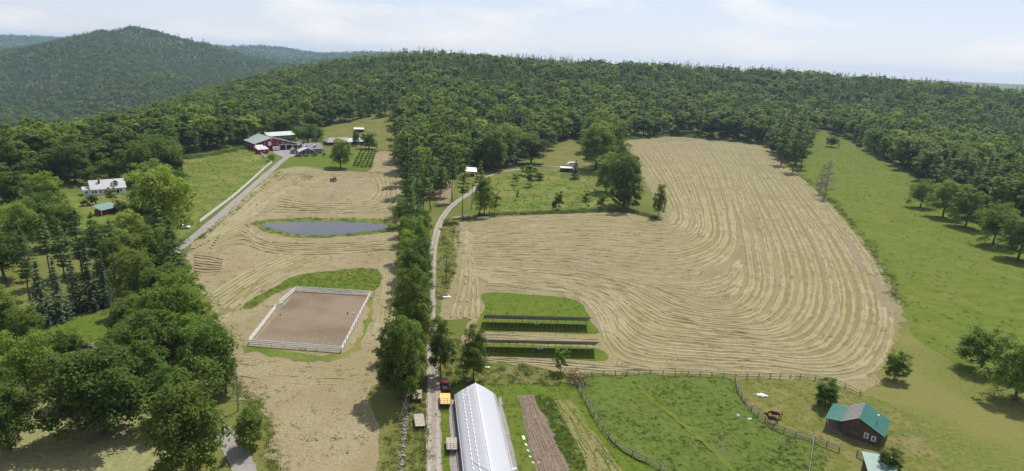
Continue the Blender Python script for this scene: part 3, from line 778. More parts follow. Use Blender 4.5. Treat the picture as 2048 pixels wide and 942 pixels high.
P_MED = [make_conifer(21, 9.4, .14, 15, 7, 9, .85, 'pine', MT['needle']), make_conifer(21, 8.2, .22, 13, 7, 9, .82, 'pine', MT['needle']), make_conifer(19, 6.4, .08, 15, 7, 7, .82, 'spruce', MT['needle'])]
B_LOW = [make_broad(15, 10.5, .25, 50, 18, .8, MT['leaf'], nlimb=2), make_broad(15, 9.5, .25, 48, 18, .78, MT['leaf2'], nlimb=2, lop=.25), make_broad(15, 8.5, .25, 44, 18, .75, MT['leaf'], nlimb=2, lop=.28)]
P_LOW = [make_conifer(20, 9.0, .25, 11, 6, 7, 1.0, 'pine', MT['needle']), make_conifer(19, 7.6, .2, 13, 6, 5, .95, 'spruce', MT['needle']), make_conifer(20, 8.4, .3, 10, 6, 7, 1.0, 'pine', MT['needle'])]
B_FAR = [make_broad(13, 11, .25, 24, 7, 1.8, MT['leaf'], nlimb=1), make_broad(13, 10, .25, 22, 7, 1.7, MT['leaf'], nlimb=1)]
P_FAR = [make_conifer(16, 8.0, .2, 8, 5, 3, 1.7, 'spruce', MT['needle']), make_conifer(17, 8.5, .25, 8, 5, 3, 1.7, 'pine', MT['needle'])]

def plant(p, name, loc, h, wf=1.0, label=None, cat='tree', group=None, sink=0.0):
    s = h / p.H
    o = empty(name, (loc[0], loc[1], loc[2] - sink), random.uniform(0, 6.28), label, cat, group)
    o.scale = (s * wf, s * wf, s)
    mo('trunk', p.trunk, None, o)
    mo('crown', p.crown, None, o)
    return o
def tree(kind, px, py, hpx, wpx=None, label=None, name=None, cat=None, group=None, idx=None):
    """tree whose trunk foot shows at (px,py), hpx photo pixels tall and wpx wide"""
    pool = {'broad': BROAD, 'bush': BUSH, 'sapling': SAPL, 'pine': PINE, 'spruce': SPRUCE}[kind]
    p = pool[idx if idx is not None else random.randrange(len(pool))]
    loc = g(px, py)
    k = pxm(loc)
    dep = math.asin((EYE - loc).normalized().z)
    h = hpx / k / math.cos(dep * .9)
    wf = 1.0
    if wpx:
        wf = (wpx / k) / (p.W * h / p.H)
    nm = name or {'broad': 'broadleaf_tree', 'bush': 'shrub', 'sapling': 'young_tree', 'pine': 'pine_tree', 'spruce': 'spruce_tree'}[kind]
    PLANTED.append((loc.x, loc.y, .35 * p.W * h / p.H * wf))
    return plant(p, nm, loc, h, wf, label, cat or ('shrub' if kind == 'bush' else 'tree'), group)
PLANTED = []
# --- trees one can single out
T = tree
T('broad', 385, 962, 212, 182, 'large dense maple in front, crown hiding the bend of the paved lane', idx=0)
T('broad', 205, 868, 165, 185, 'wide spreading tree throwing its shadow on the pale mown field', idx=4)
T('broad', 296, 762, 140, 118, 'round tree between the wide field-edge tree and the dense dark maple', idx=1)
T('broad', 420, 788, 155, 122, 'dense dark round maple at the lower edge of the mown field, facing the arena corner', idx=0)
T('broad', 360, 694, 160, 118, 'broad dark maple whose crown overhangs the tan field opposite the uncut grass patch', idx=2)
T('pine', 350, 590, 150, 80, 'dark pine at the foot of the gravel drive', idx=0)
T('pine', 318, 520, 120, 70, 'pine standing behind the white car beside the drive', idx=0)
T('broad', 285, 622, 120, 82, 'feathery willow-like tree behind the hidden grey roof', idx=3)
T('broad', 255, 688, 90, 70, 'smaller olive tree at the edge of the bright lawn', idx=4)
T('broad', 320, 640, 110, 80, 'tree with light leaves above the dark maple', idx=3)
T('broad', 452, 790, 95, 50, 'tall feathery shrub-like tree beside the bare sapling', idx=3)
T('broad', 500, 897, 82, 62, 'pointed bushy little tree on the field corner beside the paved lane', idx=1)
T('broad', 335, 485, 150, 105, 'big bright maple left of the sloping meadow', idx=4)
T('broad', 300, 440, 105, 85, 'maple crowding the gable end of the white house', idx=1)
T('broad', 315, 365, 100, 95, 'high round maple at the top corner of the sloping meadow', idx=2)
T('broad', 262, 520, 100, 75, 'leafy tree beside the power pole', idx=3)
T('broad', 205, 505, 62, 70, 'yellow green tree below the small red shed', idx=4)
T('broad', 132, 492, 92, 76, 'dark round tree at the edge of the house yard', idx=0)
T('spruce', 183, 618, 132, 62, 'tallest of the blue spruces beside the bright lawn', idx=0)
T('spruce', 152, 620, 112, 52, 'blue spruce second in height beside the bright lawn', idx=0)
T('spruce', 212, 612, 105, 42, 'slim blue spruce nearest the power pole', idx=0)
T('spruce', 120, 640, 120, 60, 'blue spruce farthest from the power pole', idx=0)
T('spruce', 88, 650, 125, 62, 'blue spruce past the end of the spruce row', idx=0)
for i, (px, py, h) in enumerate([(130, 560, 120), (165, 545, 125), (195, 548, 120), (228, 540, 100), (100, 570, 130), (60, 600, 140)]):
    T('pine', px, py, h, 55, 'tall pine in the grove behind the blue spruces', group='pines behind the blue spruces')
T('broad', 130, 748, 88, 72, 'dark bushy tree at the corner of the bright lawn', idx=1)
T('broad', 60, 790, 130, 110, 'round tree past the corner of the bright lawn', idx=0)
T('broad', 150, 366, 82, 80, 'large round dark maple behind the white house', idx=0)
T('broad', 182, 372, 38, 30, 'small light green tree behind the white house roof', idx=3)
T('broad', 222, 368, 52, 46, 'rounded dark tree above the white house roof', idx=1)
T('bush', 186, 410, 22, 24, 'dark shrub in front of the white house porch', idx=0)
T('bush', 168, 412, 14, 16, 'low shrub on the yard corner beside the porch', idx=0)
T('sapling', 226, 408, 34, 30, 'small tree in front of the dormer of the white house', idx=0)
T('bush', 245, 425, 26, 34, 'dark bush casting shade beside the small red shed', idx=0)
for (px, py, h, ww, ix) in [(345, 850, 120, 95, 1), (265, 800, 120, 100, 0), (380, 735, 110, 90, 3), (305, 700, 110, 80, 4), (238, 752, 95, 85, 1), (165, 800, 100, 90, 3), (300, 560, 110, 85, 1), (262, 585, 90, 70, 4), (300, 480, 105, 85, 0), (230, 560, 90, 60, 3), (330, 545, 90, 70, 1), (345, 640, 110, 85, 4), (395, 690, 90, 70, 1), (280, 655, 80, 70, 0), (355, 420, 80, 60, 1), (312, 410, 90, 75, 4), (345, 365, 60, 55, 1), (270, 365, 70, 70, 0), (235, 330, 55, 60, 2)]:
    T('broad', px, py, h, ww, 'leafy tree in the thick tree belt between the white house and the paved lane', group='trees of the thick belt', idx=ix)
# tree row along the dirt road
for (px, py, h, ww, ix) in [(805, 790, 120, 70, 3), (815, 765, 130, 76, 0), (832, 720, 120, 62, 3), (830, 670, 110, 60, 0), (812, 650, 95, 60, 3), (838, 600, 90, 52, 4), (815, 575, 80, 52, 3), (840, 548, 80, 46, 0), (816, 535, 75, 48, 4), (838, 505, 75, 44, 3), (812, 490, 62, 40, 0), (845, 470, 55, 36, 4), (806, 455, 62, 40, 3), (812, 745, 105, 70, 4), (838, 640, 95, 50, 0), (822, 560, 80, 60, 4), (842, 480, 60, 45, 1), (835, 660, 90, 55, 1)]:
    T('broad', px, py, h, ww, 'leafy tree filling a gap of the roadside row', group='gap fillers of the roadside row', idx=ix)
T('broad', 798, 798, 160, 98, 'dark tree at the near end of the roadside row, shading the field edge', idx=1)
T('broad', 822, 700, 170, 86, 'bright green tree second in the roadside row', idx=3)
T('broad', 832, 590, 112, 66, 'dense tree third in the roadside row, level with the green patch', idx=1)
T('broad', 826, 520, 90, 60, 'leafy tree in the roadside row level with the pond end', idx=0)
T('pine', 820, 470, 110, 48, 'pine in the roadside row beside the pond end', idx=0)
T('pine', 850, 448, 110, 40, 'pine with bare lower trunk nearest the bend of the dirt road', idx=2)
T('pine', 815, 430, 118, 46, 'pine in the roadside row above the pond bank', idx=0)
T('pine', 862, 420, 105, 36, 'slim pine on the bare slope inside the road bend', idx=2)
for (px, py, h, ww, ix) in [(806, 372, 110, 48, 0), (822, 410, 115, 50, 0), (840, 420, 100, 46, 0), (808, 345, 105, 46, 1), (826, 362, 105, 48, 0), (846, 372, 100, 46, 1), (856, 398, 95, 40, 0), (868, 385, 90, 40, 1), (884, 352, 80, 38, 0), (880, 395, 80, 34, 2), (835, 445, 95, 42, 0), (804, 325, 95, 44, 0)]:
    if ix == 0:
        T('pine', px, py, h, ww, 'pine in the dense stand between the tractor field and the road bend', group='pines of the stand by the road bend', idx=ix)
    else:
        T('broad', px, py, h * .8, ww * 1.1, 'broadleaf tree in the dense stand between the tractor field and the road bend', group='broadleaf trees of the stand by the road bend', idx=3)
T('pine', 812, 395, 120, 52, 'pine at the field edge level with the red tractor', idx=1)
T('pine', 832, 388, 115, 50, 'pine behind the tractor-level pine', idx=1)
T('broad', 880, 755, 118, 52, 'tall narrow leafy tree beside the dark red pickup', idx=3)
T('broad', 946, 765, 112, 62, 'open crowned tree behind the greenhouse, beside the solar arrays', idx=3)
T('sapling', 1121, 744, 50, 34, 'small round tree standing alone in front of the solar arrays', idx=1)
T('pine', 905, 405, 92, 36, 'tall thin pine standing left of the dirt road bend', idx=2)
T('pine', 925, 440, 108, 38, 'tall pine over the flat trailer, right of the road', idx=2)
T('pine', 957, 432, 100, 40, 'pine behind the covered boat', idx=2)
T('broad', 968, 432, 82, 42, 'light leafy tree over the covered boat', idx=3)
T('sapling', 988, 428, 45, 22, 'thin young tree at the corner of the meadow', idx=1)
T('pine', 893, 372, 75, 34, 'pine behind the bare slope left of the white shelter', idx=1)
T('pine', 872, 360, 90, 40, 'dark pine on the slope above the road row', idx=0)
T('broad', 1246, 414, 112, 82, 'big round maple on the corner between meadow and large field', idx=0)
T('broad', 1192, 340, 98, 88, 'tall dark maple shading the camper', idx=0)
T('broad', 1212, 385, 80, 55, 'dark tree between the tall maple and the round corner maple', idx=1)
for (px, py, h, ww) in [(1216, 330, 85, 52), (1228, 308, 80, 50), (1182, 305, 78, 56), (1234, 362, 82, 50), (1205, 300, 76, 50)]:
    T('broad', px, py, h, ww, 'dark tree in the clump joining the round corner maple to the forest', group='trees joining the corner clump to the forest', idx=1)
T('bush', 1250, 420, 45, 50, 'leafy bush at the foot of the round corner maple', idx=1)
T('broad', 1315, 436, 70, 25, 'small lone tree on the inner corner of the large field', idx=3)
T('sapling', 1118, 420, 38, 24, 'thin young tree near the brush line at the meadow foot', idx=0)
T('sapling', 1171, 418, 38, 20, 'slender young tree in the middle of the brush line', idx=0)
T('sapling', 1201, 420, 34, 22, 'young tree in the brush line next to the leafy bush', idx=1)
T('bush', 1108, 420, 20, 12, 'narrow shrub beside the thin young tree at the brush line', idx=0)
T('spruce', 1150, 358, 38, 24, 'small conical tree in front of the camper', idx=1)
T('bush', 1058, 352, 24, 34, 'bright round bush beside the curving drive', idx=1)
T('bush', 1078, 360, 16, 26, 'low bush touching the bright round bush', idx=1)
T('sapling', 1060, 374, 32, 22, 'young tree below the bright round bush', idx=0)
T('sapling', 1030, 370, 24, 18, 'thin sapling in the meadow below the dark cabin', idx=0)
T('sapling', 1034, 400, 20, 8, 'tiny dark columnar tree in the meadow', idx=1)
T('broad', 1062, 328, 58, 62, 'wide rounded olive tree beside the dark cabin', idx=4)
T('broad', 985, 340, 82, 62, 'tall light green tree between the white shelter and the dark cabin', idx=3)
T('broad', 1005, 330, 78, 58, 'tall tree shading the dark cabin from behind', idx=1)
T('broad', 1664, 294, 24, 24, 'small crooked apple tree alone on the hillside pasture', idx=2)
T('broad', 1650, 812, 56, 52, 'dark tree at the edge of the paddock beside the green roofed shed', idx=1)
T('broad', 1772, 955, 62, 44, 'bush-like tree beside the second green roof', idx=1)
T('broad', 1788, 760, 60, 45, 'tree at the field corner beyond the fence end', idx=1)
T('broad', 682, 336, 60, 48, 'shapely shade tree on the farmhouse lawn', idx=0)
T('broad', 615, 292, 46, 62, 'big dark tree between the barn and the farmhouse', idx=2)
T('broad', 738, 298, 34, 36, 'leafy tree at the end of the long low building', idx=1)
T('broad', 712, 292, 32, 18, 'narrow tree in front of the long low building', idx=1)
T('bush', 543, 322, 14, 18, 'dark purple shrub at the top of the white fence', idx=0)
T('bush', 630, 312, 9, 14, 'clipped shrub beside the farmhouse steps', idx=0)
T('bush', 648, 312, 7, 8, 'small round shrub at the lawn edge', idx=0)
T('bush', 612, 313, 6, 12, 'low shrub in front of the porch gable', idx=0)
for i, (px, py, h, ww) in enumerate([(1585, 345, 110, 44), (1562, 330, 104, 42), (1602, 338, 92, 40), (1572, 312, 100, 42), (1596, 318, 100, 40), (1555, 308, 84, 40)]):
    T('pine', px, py, h, ww, 'dense dark pine in the spur between the large field and the hillside pasture', group='pines of the dark spur', idx=i % 2)
# off to the sides of the photograph, the same country goes on
for (px, py, h, ww) in [(1840, 415, 60, 50), (1885, 435, 75, 62), (1930, 455, 80, 66), (1985, 490, 90, 75), (2035, 520, 95, 80), (1960, 740, 90, 95), (2030, 800, 130, 120)]:
    T('broad', px, py, h, ww, 'scattered tree out past the hillside pasture', group='trees past the hillside pasture')
for (px, py, h, ww) in [(40, 500, 100, 90), (10, 560, 110, 100), (85, 470, 90, 80), (30, 420, 80, 75), (95, 430, 85, 75), (20, 900, 150, 130), (60, 720, 110, 80), (5, 690, 120, 100)]:
    T('broad', px, py, h, ww, 'leafy tree out past the blue spruces', group='trees past the blue spruces')
# grape rows by the lawn
for r, (a, b2) in enumerate([((708, 333), (722, 304)), ((716, 334), (730, 304)), ((724, 335), (738, 305)), ((732, 335), (745, 305)), ((740, 335), (751, 306))]):
    for k in range(7):
        t_ = k / 6
        T('bush', a[0] + (b2[0] - a[0]) * t_ + random.uniform(-.7, .7), a[1] + (b2[1] - a[1]) * t_, 6.5 - 1.6 * t_, 7.5 - 2 * t_, 'low bush in the planted rows beside the farmhouse lawn', 'fruit_bush', 'shrub', 'fruit bushes in rows', 1)

# --- dead trees: bare branching wood
def dead_tree(px, py, hpx, label, droop=0.0, n=34, mat='palebark', spread=.34, dense=2):
    loc = g(px, py)
    h = hpx / pxm(loc)
    o = empty('dead_tree', loc, 0, label, 'tree')
    pts = [(rng.normal(0, .012 * h) * (i > 0), rng.normal(0, .012 * h) * (i > 0), h * i / 6 - .3 * (i == 0)) for i in range(7)]
    MB().tube(pts, [.016 * h * (1 - i / 6.6) for i in range(7)], 5).build('trunk', MT[mat], o)
    for k in range(n):
        f = .22 + .75 * (k + .5) / n
        i = min(5, int(f * 6))
        s = Vector(pts[i]).lerp(Vector(pts[i + 1]), f * 6 - i)
        a = rng.uniform(0, 6.28)
        ln = h * spread * (1.1 - f) * rng.uniform(.6, 1.1)
        e = s + Vector((math.cos(a) * ln, math.sin(a) * ln, ln * (rng.uniform(.1, .5) - droop)))
        mb = MB().tube([s, s.lerp(e, .5) + Vector((0, 0, .04 * h * rng.random())), e], [.0045 * h, .003 * h, .0015 * h], 4)
        for j in range(dense):
            q = s.lerp(e, rng.uniform(.4, .8))
            a2 = a + rng.normal(0, .8)
            l2 = ln * .45
            mb.tube([q, q + Vector((math.cos(a2) * l2, math.sin(a2) * l2, l2 * rng.uniform(-.1, .5)))], [.0028 * h, .0014 * h], 3)
        mb.build('branch', MT[mat], o)
dead_tree(1648, 398, 78, 'dead brown conifer at the field edge, taller of the bare pair', .25, 80, 'palebark', .36, 7)
dead_tree(1638, 388, 62, 'shorter dead brown conifer behind the bare pair', .25, 60, 'palebark', .34, 7)
dead_tree(476, 822, 110, 'bare grey leafless sapling at the mown field edge', -.7, 26, 'greywood', .22, 3)
dead_tree(217, 672, 72, 'bare dark trunk standing at the edge of the bright lawn', 0, 10, 'bark', .18, 1)
dead_tree(223, 668, 66, 'second bare dark trunk leaning over the bright lawn', 0, 9, 'bark', .18, 1)

# --- forest: edge trees one by one, the mass behind as one scattered object
FRONT = [(-160, 470), (-40, 420), (40, 372), (114, 366), (200, 352), (300, 334), (366, 314), (430, 304), (500, 291), (522, 279), (590, 272), (640, 264), (655, 250), (720, 240), (795, 235), (797, 268), (803, 300), (806, 330), (820, 352), (860, 352), (900, 352), (928, 342), (962, 344), (1000, 334), (1040, 318), (1085, 302), (1100, 288), (1148, 274), (1180, 290), (1240, 276), (1262, 276), (1340, 269), (1400, 274), (1540, 289), (1562, 318), (1592, 334), (1616, 262), (1640, 258), (1700, 280), (1789, 330), (1900, 392), (2100, 480), (2300, 560)]
front_xy = [tuple(g(*p)[:2]) for p in FRONT]
crest_xy = [(deep(px, py, Y).x, deep(px, py, Y).y) for px, py, Y, th in CREST]
back = [(p[0] * 1.16 - (40 if p[0] < 0 else 0), p[1] * 1.16) for p in crest_xy]
FPOLY = front_xy + [(1000, 800)] + back[::-1] + [(-560, 560), (-520, 400)]
def poisson(poly, spacing, n_try):
    xs, ys = [p[0] for p in poly], [p[1] for p in poly]
    X, Y = rng.uniform(min(xs), max(xs), n_try), rng.uniform(min(ys), max(ys), n_try)
    k = inside(poly, X, Y)
    grid, out = {}, []
    for x, y in zip(X[k], Y[k]):
        c = (int(x // spacing), int(y // spacing))
        if all((x - q[0]) ** 2 + (y - q[1]) ** 2 > spacing ** 2 for i in (-1, 0, 1) for j in (-1, 0, 1) for q in grid.get((c[0] + i, c[1] + j), ())):
            grid.setdefault(c, []).append((x, y))
            out.append((x, y))
    return np.array(out)
FP = poisson(FPOLY, 8.3, 110000)
fz = zterr(FP[:, 0], FP[:, 1])
FA = np.array(front_xy)
def dist_front(P):
    best = np.full(len(P), 1e9)
    for a, b_ in zip(FA[:-1], FA[1:]):
        d = b_ - a
        t_ = np.clip(((P - a) @ d) / (d @ d + 1e-9), 0, 1)
        best = np.minimum(best, np.linalg.norm(P - (a + t_[:, None] * d), axis=1))
    return best
df = dist_front(FP)
# conifers dominate uphill and behind the pastures, broadleaf along the lower and left edges
def cnoise(x, y):
    return np.sin(x / 37 + 2 * np.sin(y / 61)) + np.sin(y / 43 + 1.7 * np.sin(x / 53)) + .6 * np.sin((x + y) / 19)
pc = np.clip(.16 + .42 * np.clip((df - 60) / 240, 0, 1) + .26 * cnoise(FP[:, 0], FP[:, 1]) - .5 * np.clip((-200 - FP[:, 0]) / 130, 0, 1), .04, .93)
_px0 = CX + FPX * FP[:, 0] / np.maximum(FP[:, 1], 1)
pc = np.where((_px0 > 790) & (_px0 < 1160) & (df < 130), pc * .35, pc)
con = rng.random(len(FP)) < pc
# forest seen from the camera: px position of every stem
def project(P, z):
    v = np.column_stack([P, z]) - np.array(EYE)
    dep = v @ np.array(FWD)
    return CX + FPX * (v @ np.array(RC)) / dep, CY - FPX * (v @ np.array(UC)) / dep, dep
fpx, fpy, fdep = project(FP, fz)
def area_label(x, c):
    k = 'pine' if c else 'broadleaf tree'
    if x < 400: return k + ' in the woods behind the white house', 'woods behind the white house ' + k
    if x < 660: return k + ' at the forest edge behind the red barn', 'woods behind the barn ' + k
    if x < 800: return k + ' at the forest edge above the farmhouse pasture', 'woods above the pasture ' + k
    if x < 1150: return k + ' in the woods above the white shelter and the cabin', 'woods above the cabin ' + k
    if x < 1560: return k + ' at the forest edge along the top of the large hay field', 'woods above the large field ' + k
    return k + ' at the forest edge above the hillside pasture', 'woods above the hillside pasture ' + k
score = df / 7 + fdep / 130 + np.where((fpx < -40) | (fpx > 2090), 1e3, 0)
order = np.argsort(score)
single = np.zeros(len(FP), bool)
nb_, nc_ = 0, 0
for i in order:
    if con[i] and nc_ < 170:
        nc_ += 1; single[i] = True
    elif not con[i] and nb_ < 200:
        nb_ += 1; single[i] = True
    if nb_ >= 200 and nc_ >= 170:
        break
for i in np.where(single)[0]:
    loc = (FP[i, 0], FP[i, 1], fz[i])
    lab, grp = area_label(fpx[i], con[i])
    if con[i]:
        plant(random.choice(P_MED), 'pine_tree', loc, rng.uniform(19, 27), rng.uniform(.95, 1.25), lab, 'tree', grp)
    else:
        plant(random.choice(B_MED), 'broadleaf_tree', loc, rng.uniform(14.5, 23.5), rng.uniform(1.0, 1.4), lab, 'tree', grp)

def scatter(name, meshes, P, rot, scl, pick, label, cat, kind='stuff'):
    """one object that draws the given meshes at many points"""
    me = bpy.data.meshes.new(name)
    me.from_pydata(P.tolist(), [], [])
    for an, ty, val, key in (('rot', 'FLOAT_VECTOR', rot, 'vector'), ('scl', 'FLOAT_VECTOR', scl, 'vector'), ('pick', 'INT', pick, 'value')):
        at = me.attributes.new(an, ty, 'POINT')
        at.data.foreach_set(key, np.ascontiguousarray(val).ravel())
    o = mo(name, me)
    tag(o, label, cat, kind=kind)
    ng = bpy.data.node_groups.new(name, 'GeometryNodeTree')
    ng.interface.new_socket('Geometry', in_out='INPUT', socket_type='NodeSocketGeometry')
    ng.interface.new_socket('Geometry', in_out='OUTPUT', socket_type='NodeSocketGeometry')
    A = ng.nodes.new
    gi, go, iop, join = A('NodeGroupInput'), A('NodeGroupOutput'), A('GeometryNodeInstanceOnPoints'), A('GeometryNodeJoinGeometry')
    for msh in reversed(meshes):
        so = bpy.data.objects.new('scatter_source', msh)
        inf = A('GeometryNodeObjectInfo')
        inf.inputs['Object'].default_value = so
        inf.inputs['As Instance'].default_value = True
        ng.links.new(inf.outputs['Geometry'], join.inputs[0])
    for an, ty, sock in (('rot', 'FLOAT_VECTOR', 'Rotation'), ('scl', 'FLOAT_VECTOR', 'Scale'), ('pick', 'INT', 'Instance Index')):
        na = A('GeometryNodeInputNamedAttribute')
        na.data_type = ty
        na.inputs['Name'].default_value = an
        out = [s for s in na.outputs if s.enabled and s.name == 'Attribute'][0]
        ng.links.new(out, iop.inputs[sock])
    iop.inputs['Pick Instance'].default_value = True
    ng.links.new(gi.outputs[0], iop.inputs['Points'])
    ng.links.new(join.outputs[0], iop.inputs['Instance'])
    ng.links.new(iop.outputs[0], go.inputs[0])
    o.modifiers.new('scatter', 'NODES').node_group = ng
    return o
def rnd_rot(n, tilt=.05):
    return np.column_stack([rng.normal(0, tilt, n), rng.normal(0, tilt, n), rng.uniform(0, 6.28, n)])
rest = ~single
n = rest.sum()
cr = con[rest]
pick = np.where(cr, 3 + rng.integers(0, 3, n), rng.integers(0, 3, n)).astype(np.int32)
hs = np.where(cr, rng.uniform(.75, 1.4, n), rng.uniform(.9, 1.6, n))
ws = np.where(cr, rng.uniform(.9, 1.5, n), rng.uniform(.95, 1.85, n))
scatter('forest', [q.crown for q in B_LOW + P_LOW], np.column_stack([FP[rest], fz[rest]]), rnd_rot(n), np.column_stack([ws, ws, hs]), pick, 'mixed pine and broadleaf forest covering the ridge behind the farm', 'forest')

# forest on the far mountain and the hills beyond
def far_forest(name, y0, y1, xs, n, label, sc_):
    X, Y = rng.uniform(xs[0], xs[1], n), y0 + (y1 - y0) * rng.random(n)
    k = (X / Y > -.95) & (X / Y < .98)
    X, Y = X[k], Y[k]
    Z = np.concatenate([zterr(a, b_) for a, b_ in zip(np.array_split(X, 30), np.array_split(Y, 30))])
    m_ = len(X)
    cc = rng.random(m_) < np.clip(.45 + .25 * (np.sin(X / 130 + 2 * np.sin(Y / 150)) + np.sin(Y / 90 + X / 210)), .08, .92)
    pk = np.where(cc, 2 + rng.integers(0, 2, m_), rng.integers(0, 2, m_)).astype(np.int32)
    h_ = rng.uniform(.7, 1.2, m_) * sc_
    w_ = h_ * rng.uniform(.9, 1.2, m_)
    scatter(name, [q.crown for q in B_FAR + P_FAR], np.column_stack([X, Y, Z - 1]), rnd_rot(m_), np.column_stack([w_, w_, h_]), pk, label, 'forest')
far_forest('mountain_forest', 1150, 2750, (-2300, 300), 50000, 'hazy forest covering the far mountain', 1.0)
far_forest('valley_forest', 2750, 6000, (-5200, 600), 26000, 'pale blue forest on the hills behind the mountain', 2.0)

# --- undergrowth, tufts and brush
def tuft(n, r, h, size, mat, up=.5):
    P = np.column_stack([rng.normal(0, r, n), rng.normal(0, r, n), np.abs(rng.normal(h * .45, h * .3, n))])
    Nn = _unit(rng.normal(0, 1, (n, 3)) + np.array([0, 0, up]))
    return quads_mesh('tuft', leaf_quads(P, Nn, size, .45), mat)
TUFT = [tuft(26, .38, .45, .2, MT['blade']), tuft(22, .32, .5, .22, MT['weedleaf']), tuft(30, .5, .35, .2, MT['blade'])]
BRUSH = [tuft(60, .7, 1.1, .26, MT['weedleaf']), tuft(60, .8, 1.0, .26, MT['leaf'])]
RUSTB = [tuft(70, .7, .8, .22, MT['rust'])]
def strew(name, poly, n, meshes, label, cat, smin=.7, smax=1.4, avoid=()):
    xs, ys = [p[0] for p in poly], [p[1] for p in poly]
    X, Y = rng.uniform(min(xs), max(xs), n * 4), rng.uniform(min(ys), max(ys), n * 4)
    k = inside(poly, X, Y)
    for q in avoid:
        k &= ~inside(q, X, Y)
    X, Y = X[k][:n], Y[k][:n]
    m_ = len(X)
    s_ = rng.uniform(smin, smax, m_)
    return scatter(name, meshes, np.column_stack([X, Y, zterr(X, Y)]), rnd_rot(m_, .1), np.column_stack([s_, s_, s_ * rng.uniform(.7, 1.2, m_)]), rng.integers(0, len(meshes), m_).astype(np.int32), label, cat)
def along(name, pp, width, n, meshes, label, cat, smin=.7, smax=1.4):
    P = np.array(ribbon_pts(pp))
    i = rng.integers(0, len(P) - 1, n)
    t_ = rng.random((n, 1))
    q = P[i] * (1 - t_) + P[i + 1] * t_ + rng.normal(0, width, (n, 2))
    s_ = rng.uniform(smin, smax, n)
    return scatter(name, meshes, np.column_stack([q, zterr(q[:, 0], q[:, 1])]), rnd_rot(n, .1), np.column_stack([s_, s_, s_]), rng.integers(0, len(meshes), n).astype(np.int32), label, cat)
strew('weeds', OUT['wp'], 2400, TUFT[1:2], 'tall weeds filling the fenced pasture', 'weeds', .4, .8)
strew('meadow_grass', OUT['pm'], 1300, TUFT, 'tufted grass of the meadow below the drive', 'grass', .5, 1.2)
strew('hillside_grass', OUT['pl'], 900, TUFT, 'tufted grass on the sloping meadow', 'grass', .5, 1.1)
strew('hillside_tufts', OUT['pr'], 2200, TUFT[:2], 'grass tufts dotting the hillside pasture', 'grass', .4, 1.0)
strew('verge_weeds', OUT['rg'], 1500, TUFT + BRUSH[:1], 'weeds along the dirt road and behind the greenhouse', 'weeds', .35, .9)
strew('bank_grass', OUT['rg2'], 700, TUFT, 'long grass beside the stone wall', 'grass', .4, 1.0)
strew('pond_reeds', OUT['bk'], 800, TUFT + BRUSH[:1], 'grass and reeds on the pond bank', 'reeds', .3, .7, [POND])
strew('patch_grass', OUT['rgr'], 900, TUFT, 'uncut grass blades above the arena', 'grass', .4, .8)
strew('array_grass', OUT['sg1'], 420, TUFT[:2], 'grass tufts around the farther solar array', 'grass', .3, .7)
strew('lawn_grass', OUT['ll'], 500, TUFT[:2], 'grass tufts on the bright lawn', 'grass', .3, .7)
strew('paddock_grass', OUT['pk'], 900, TUFT[::2], 'short grass tufts in the paddock', 'grass', .25, .55)
strew('garden_weeds', OUT['gg'], 1400, TUFT, 'grass tufts around the greenhouse', 'grass', .25, .6, [OUT['soil'], OUT['gv1'], OUT['gv2']])
strew('crop_plants', OUT['crop'], 700, TUFT[1:2], 'low green crop plants in the garden strip', 'crops', .4, .8)
def straw(n):
    P = np.column_stack([rng.normal(0, .45, n), rng.normal(0, .45, n), np.abs(rng.normal(.07, .05, n))])
    return quads_mesh('straw', leaf_quads(P, _unit(rng.normal(0, .35, (n, 3)) + np.array([0, 0, 1])), .22, .35), MT['straw'])
STRAW = [straw(14), straw(9), straw(18)]
AVL = [OUT['bk'], OUT['rgr'], OUT['arena'], OUT['rge'], OUT['hl']]
strew('loose_hay', OUT['hayl'], 2400, STRAW, 'loose cut hay lying on the field with the pond', 'hay', .5, 1.6, AVL)
strew('scattered_hay', OUT['hayr'], 5000, STRAW, 'loose cut hay lying between the long windrows', 'hay', .6, 1.8, [OUT['sg1'], OUT['sg2']])
along('lane_grass', [(560, 1000), (545, 920), (530, 850), (500, 800), (478, 770)], 1.2, 300, TUFT[::2], 'grass along the lower edge of the mown field', 'grass', .4, .9)
along('edge_brush', [(960, 432), (1050, 427), (1120, 425), (1200, 422), (1260, 424), (1310, 436)], 1.0, 520, BRUSH + RUSTB + RUSTB, 'brush and brown ferns along the meadow foot', 'brush', .5, 1.2)
along('rusty_brush', [(1140, 752), (1150, 762), (1158, 770)], .6, 16, RUSTB, 'heap of rusty dead brush at the fence corner', 'brush', .8, 1.5)
along('field_edge_grass', [(1600, 352), (1660, 400), (1720, 468), (1770, 545), (1800, 610)], 1.2, 420, TUFT + BRUSH[:1], 'tall grass along the field and pasture boundary', 'grass', .5, 1.2)
along('roadside_brush', [(858, 700), (852, 640), (850, 580), (852, 520), (858, 480)], .8, 120, BRUSH, 'brush at the feet of the roadside tree row', 'brush', .5, 1.1)
along('drive_grass', [(400, 480), (450, 438), (505, 392), (560, 345)], .7, 300, TUFT, 'green grass strip beside the gravel drive', 'grass', .6, 1.2)
along('forest_undergrowth', [(366, 318), (430, 308), (500, 294)], 2.0, 200, BRUSH, 'undergrowth at the forest edge above the sloping meadow', 'undergrowth', .8, 1.8)
along('field_undergrowth', [(1262, 278), (1340, 271), (1400, 276), (1540, 291)], 2.2, 300, BRUSH, 'undergrowth at the forest edge above the large field', 'undergrowth', .8, 1.8)

